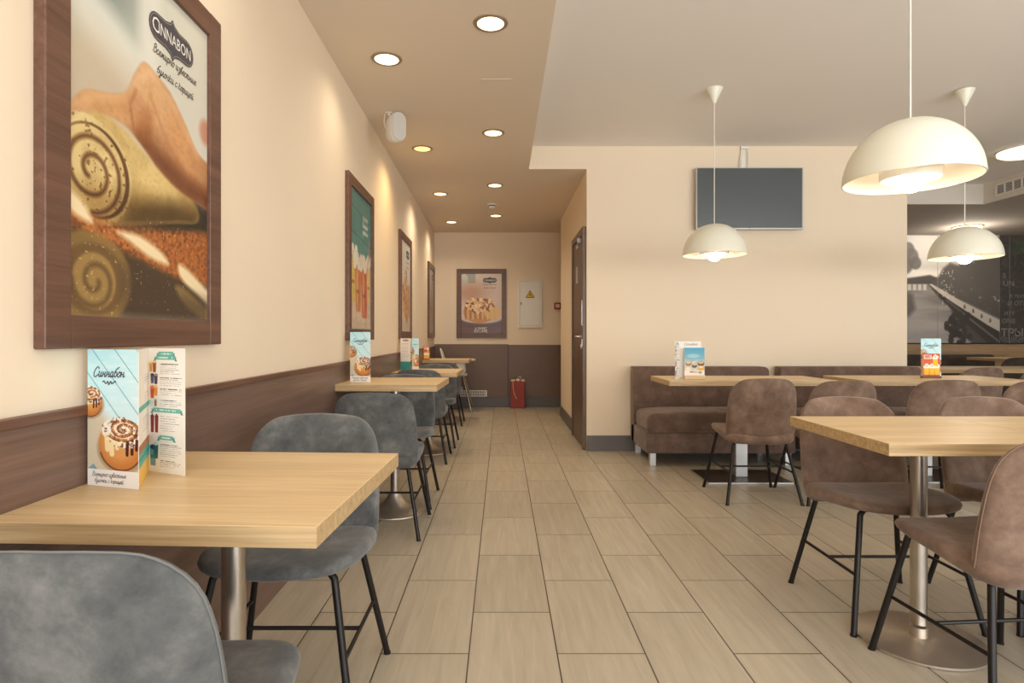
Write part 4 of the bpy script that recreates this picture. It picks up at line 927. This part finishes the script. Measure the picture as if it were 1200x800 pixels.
t = thing('folded_menu', 'folded white and teal menu on the third left table', 'menu', (0, 0, .7575), 0, 'table menus')
sheet('list_panel', (-.945, 5.50), (-.845, 5.46), 0, .30, 'teal', t, lambda o: lettering([('CINNABON', .054, .272, .014)], M['ink_white'], o, -.0006)); sheet('front_panel', (-.838, 5.50), (-.775, 5.50), 0, .30, 'front', t, let_front(.063, .30)); sheet('inner_panel', (-.90, 5.60), (-.838, 5.501), 0, .30, 'inner', t)
t = thing('table_card', 'small orange table card on the farthest left table', 'card', (-.95, 7.44, .7805), R(10), 'table menus')
ca = panel('card_face', .075, .17, .0015, PM['orange'], M['paper'], t); ca.rotation_euler = (R(-8), 0, 0); MB().box(-.04, .04, -.02, .05, 0, .012, .002).build('card_foot', M['red'], t, False)
del t['group']
t = thing('folded_menu', 'tall white menu behind the blue card on the left sofa table', 'menu', (1.375, 4.40, .7595), 0, 'table menus')
def let_sofa(o): lettering([('Cinnabon', .08, .25, .026, .3), ('меню', .08, .215, .018)], M['ink_brown'], o, -.0006)
sheet('front_panel', (-.035, .03), (.125, .03), 0, .28, 'inner', t, None).data.materials[0] = M['paper']
fp = [c for c in t.children][0]; let_sofa(fp); sheet('list_panel', (-.085, -.02), (-.036, .03), 0, .28, 'list', t)
t = thing('table_card', 'blue topped card in an oak holder on the left sofa table', 'card', (1.435, 4.385, .7595), 0)
MB().box(-.078, .078, -.018, .018, 0, .028, .002).build('card_holder', M['oak'], t, False); panel('card_face', .15, .205, .0015, PM['card'], M['paper'], t, .028)
t = thing('folded_menu', 'tall menu with an iced bun behind the orange flyer on the right sofa table', 'menu', (3.30, 4.53, .7595), R(-6), 'table menus')
sheet('front_panel', (-.07, 0), (.075, 0), 0, .30, 'front', t, let_front(.145, .30)); sheet('inner_panel', (0, .09), (.075, .0015), 0, .30, 'inner', t)
t = thing('table_card', 'orange flyer of iced yellow drinks on the right sofa table', 'card', (3.275, 4.49, .7595), R(-4))
MB().box(-.072, .066, -.016, .016, 0, .015, .002).build('card_holder', M['frame'], t, False); panel('card_face', .126, .172, .0015, PM['orange'], M['paper'], t, .014); lettering([('ХИТ!', -.02, .158, .026, 0)], M['red'], [c for c in t.children if c.name.startswith('card_face')][0], -.0006)

# ------------------------------------------------------------------ red bag by the end wall
t = thing('gift_bag', 'tall red paper bag with pale ribbon handles on the floor at the end wall', 'bag', (.243, YE - .11, 0), R(-6))
MB().prism([(-.105, 0), (.105, 0), (.103, .395), (-.103, .395)], -.05, .05, 'y', .004).build('bag_body', M['bag'], t, False)
MB().box(-.102, -.04, -.045, .03, .396, .43, .012, 3).box(.05, .102, -.04, .03, .394, .428, .012, 3).box(-.03, .035, -.03, .04, .396, .436, .014, 3).build('tissue_paper', M['ribbon'], t)
MB().tube([(p.x, p.y, p.z) for p in spline([(-.07, -.054, .39), (-.065, -.056, .3), (-.045, -.056, .2), (-.02, -.056, .15), (-.01, -.056, .16)], 24)], .0045, 8).tube([(p.x, p.y, p.z) for p in spline([(-.02, -.02, .41), (.0, -.01, .45), (.03, 0, .475), (.045, 0, .46), (.02, .01, .41)], 24)], .004, 8).build('ribbon_handle', M['ribbon'], t)

# ------------------------------------------------------------------ high chair, facing +x
t = thing('high_chair', 'white plastic high chair with thin metal legs at the far end wall', 'high chair', (-.66, 8.56, 0), 0)
sd = [(-.17, .0), (.0, .0)]
shell = MB()
def hb(z): return -.155 - .075 * (z - .54) / .36
ob = [(.155 * math.cos(2 * PI * i / 40) * (1.0 if math.sin(2 * PI * i / 40) < 0 else .9), .70 + .205 * math.sin(2 * PI * i / 40)) for i in range(40)]
shell.cushion(ob, lambda a, b: -.013, lambda a, b: .013, mapf=lambda a, b, c: (hb(b) + c + .9 * a * a, a, b)); shell.build('backrest', M['white'], t, angle=80)
MB().cushion([(.165 * math.cos(2 * PI * i / 40), .16 * math.sin(2 * PI * i / 40)) for i in range(40)], lambda a, b: .50, lambda a, b: .545 - .015 * (1 - (a * a + b * b) / .027)).build('seat', M['white'], t, angle=80)
for s_ in (-1, 1):
    MB().prism([(-.20, .55), (.10, .52), (.13, .56), (.12, .70), (.08, .73), (-.02, .66), (-.19, .72)], s_ * .165 - .008, s_ * .165 + .008, 'y', .005).build('side_panel', M['white'], t, angle=30)
tray = [(.13 + .155 * math.cos(2 * PI * i / 48), .26 * math.sin(2 * PI * i / 48)) for i in range(48)]
tray = [(max(-.02, a), max(-.24, min(.24, b))) for a, b in tray]
MB().cushion(tray, lambda a, b: .715, lambda a, b: .748, center=(.12, 0)).build('tray', M['white'], t, angle=60)
for sx in (-1, 1):
    for sy in (-1, 1): MB().tube([(sx * .10, sy * .13, .52), (sx * .23, sy * .24, .012)], .0115, 12).lathe([(0, 0), (.016, 0), (.016, .02), (0, .02)], 14, (sx * .231, sy * .241, 0)).build('leg', M['chrome'], t)

# ------------------------------------------------------------------ light
def light(kind, name, loc, energy, col, **kw):
    l = bpy.data.lights.new(name, kind); l.energy = energy; l.color = col
    for k, v in kw.items(): setattr(l, k, v)
    o = bpy.data.objects.new(name, l); COL.objects.link(o); o.location = loc; return o
WARM, AMB, SOFT = (1, .83, .62), (1, .68, .32), (1, .88, .72)
for x, y, m_, lb in DL:
    light('SPOT', 'downlight_beam', (x, y, ZL - .012), (15 if x > -.3 else 22) * (1.0 if y < 4 else 2.3), AMB if m_ == 'lamp_amber' else WARM, spot_size=R(150), spot_blend=1.0, shadow_soft_size=.06)
for x, y in ((-.05, 1.38), (-.64, 1.75), (-.05, -.2), (-.63, .15)):
    light('SPOT', 'downlight_beam', (x, y, ZL - .012), 16, SOFT, spot_size=R(150), spot_blend=1.0, shadow_soft_size=.06)
for x, y in ((3.35, 2.18), (1.53, .1), (3.35, .1)): light('POINT', 'pendant_bulb', (x, y, 1.62), 14, SOFT, shadow_soft_size=.05)
light('POINT', 'rear_lamp', (6.62, 8.37, ZR - .14), 30, SOFT, shadow_soft_size=.12)
w = light('AREA', 'window_daylight', (4.2, YB + .08, 1.35), 520, (.90, .95, 1.0), shape='RECTANGLE', size=10.4, size_y=1.9)
w.rotation_euler = (R(110), 0, 0)
wd = bpy.data.worlds.new('sky'); SC.world = wd; wd.use_nodes = True
bg = wd.node_tree.nodes['Background']; bg.inputs['Color'].default_value = (.75, .87, 1, 1); bg.inputs['Strength'].default_value = 1.5

# ------------------------------------------------------------------ camera
cam = bpy.data.cameras.new('camera'); co = bpy.data.objects.new('camera', cam); COL.objects.link(co)
co.location = (0, 0, EYE); co.rotation_euler = (PI / 2, 0, 0)
cam.sensor_width = 36; cam.lens = 690 / 1200 * 36; cam.shift_x = (600 - 588) / 1200; cam.shift_y = (393.5 - 400) / 1200
cam.clip_start = .02; SC.camera = co
SC.view_settings.view_transform = 'Standard'; SC.view_settings.look = 'None'; SC.view_settings.exposure = -0.23; SC.view_settings.gamma = 1.0
SC.view_settings.use_curve_mapping = False
SC.cycles.use_denoising = True; SC.cycles.max_bounces = 10; SC.cycles.diffuse_bounces = 6; SC.cycles.glossy_bounces = 4
SC.cycles.sample_clamp_indirect = 6.0; SC.cycles.caustics_reflective = False; SC.cycles.caustics_refractive = False
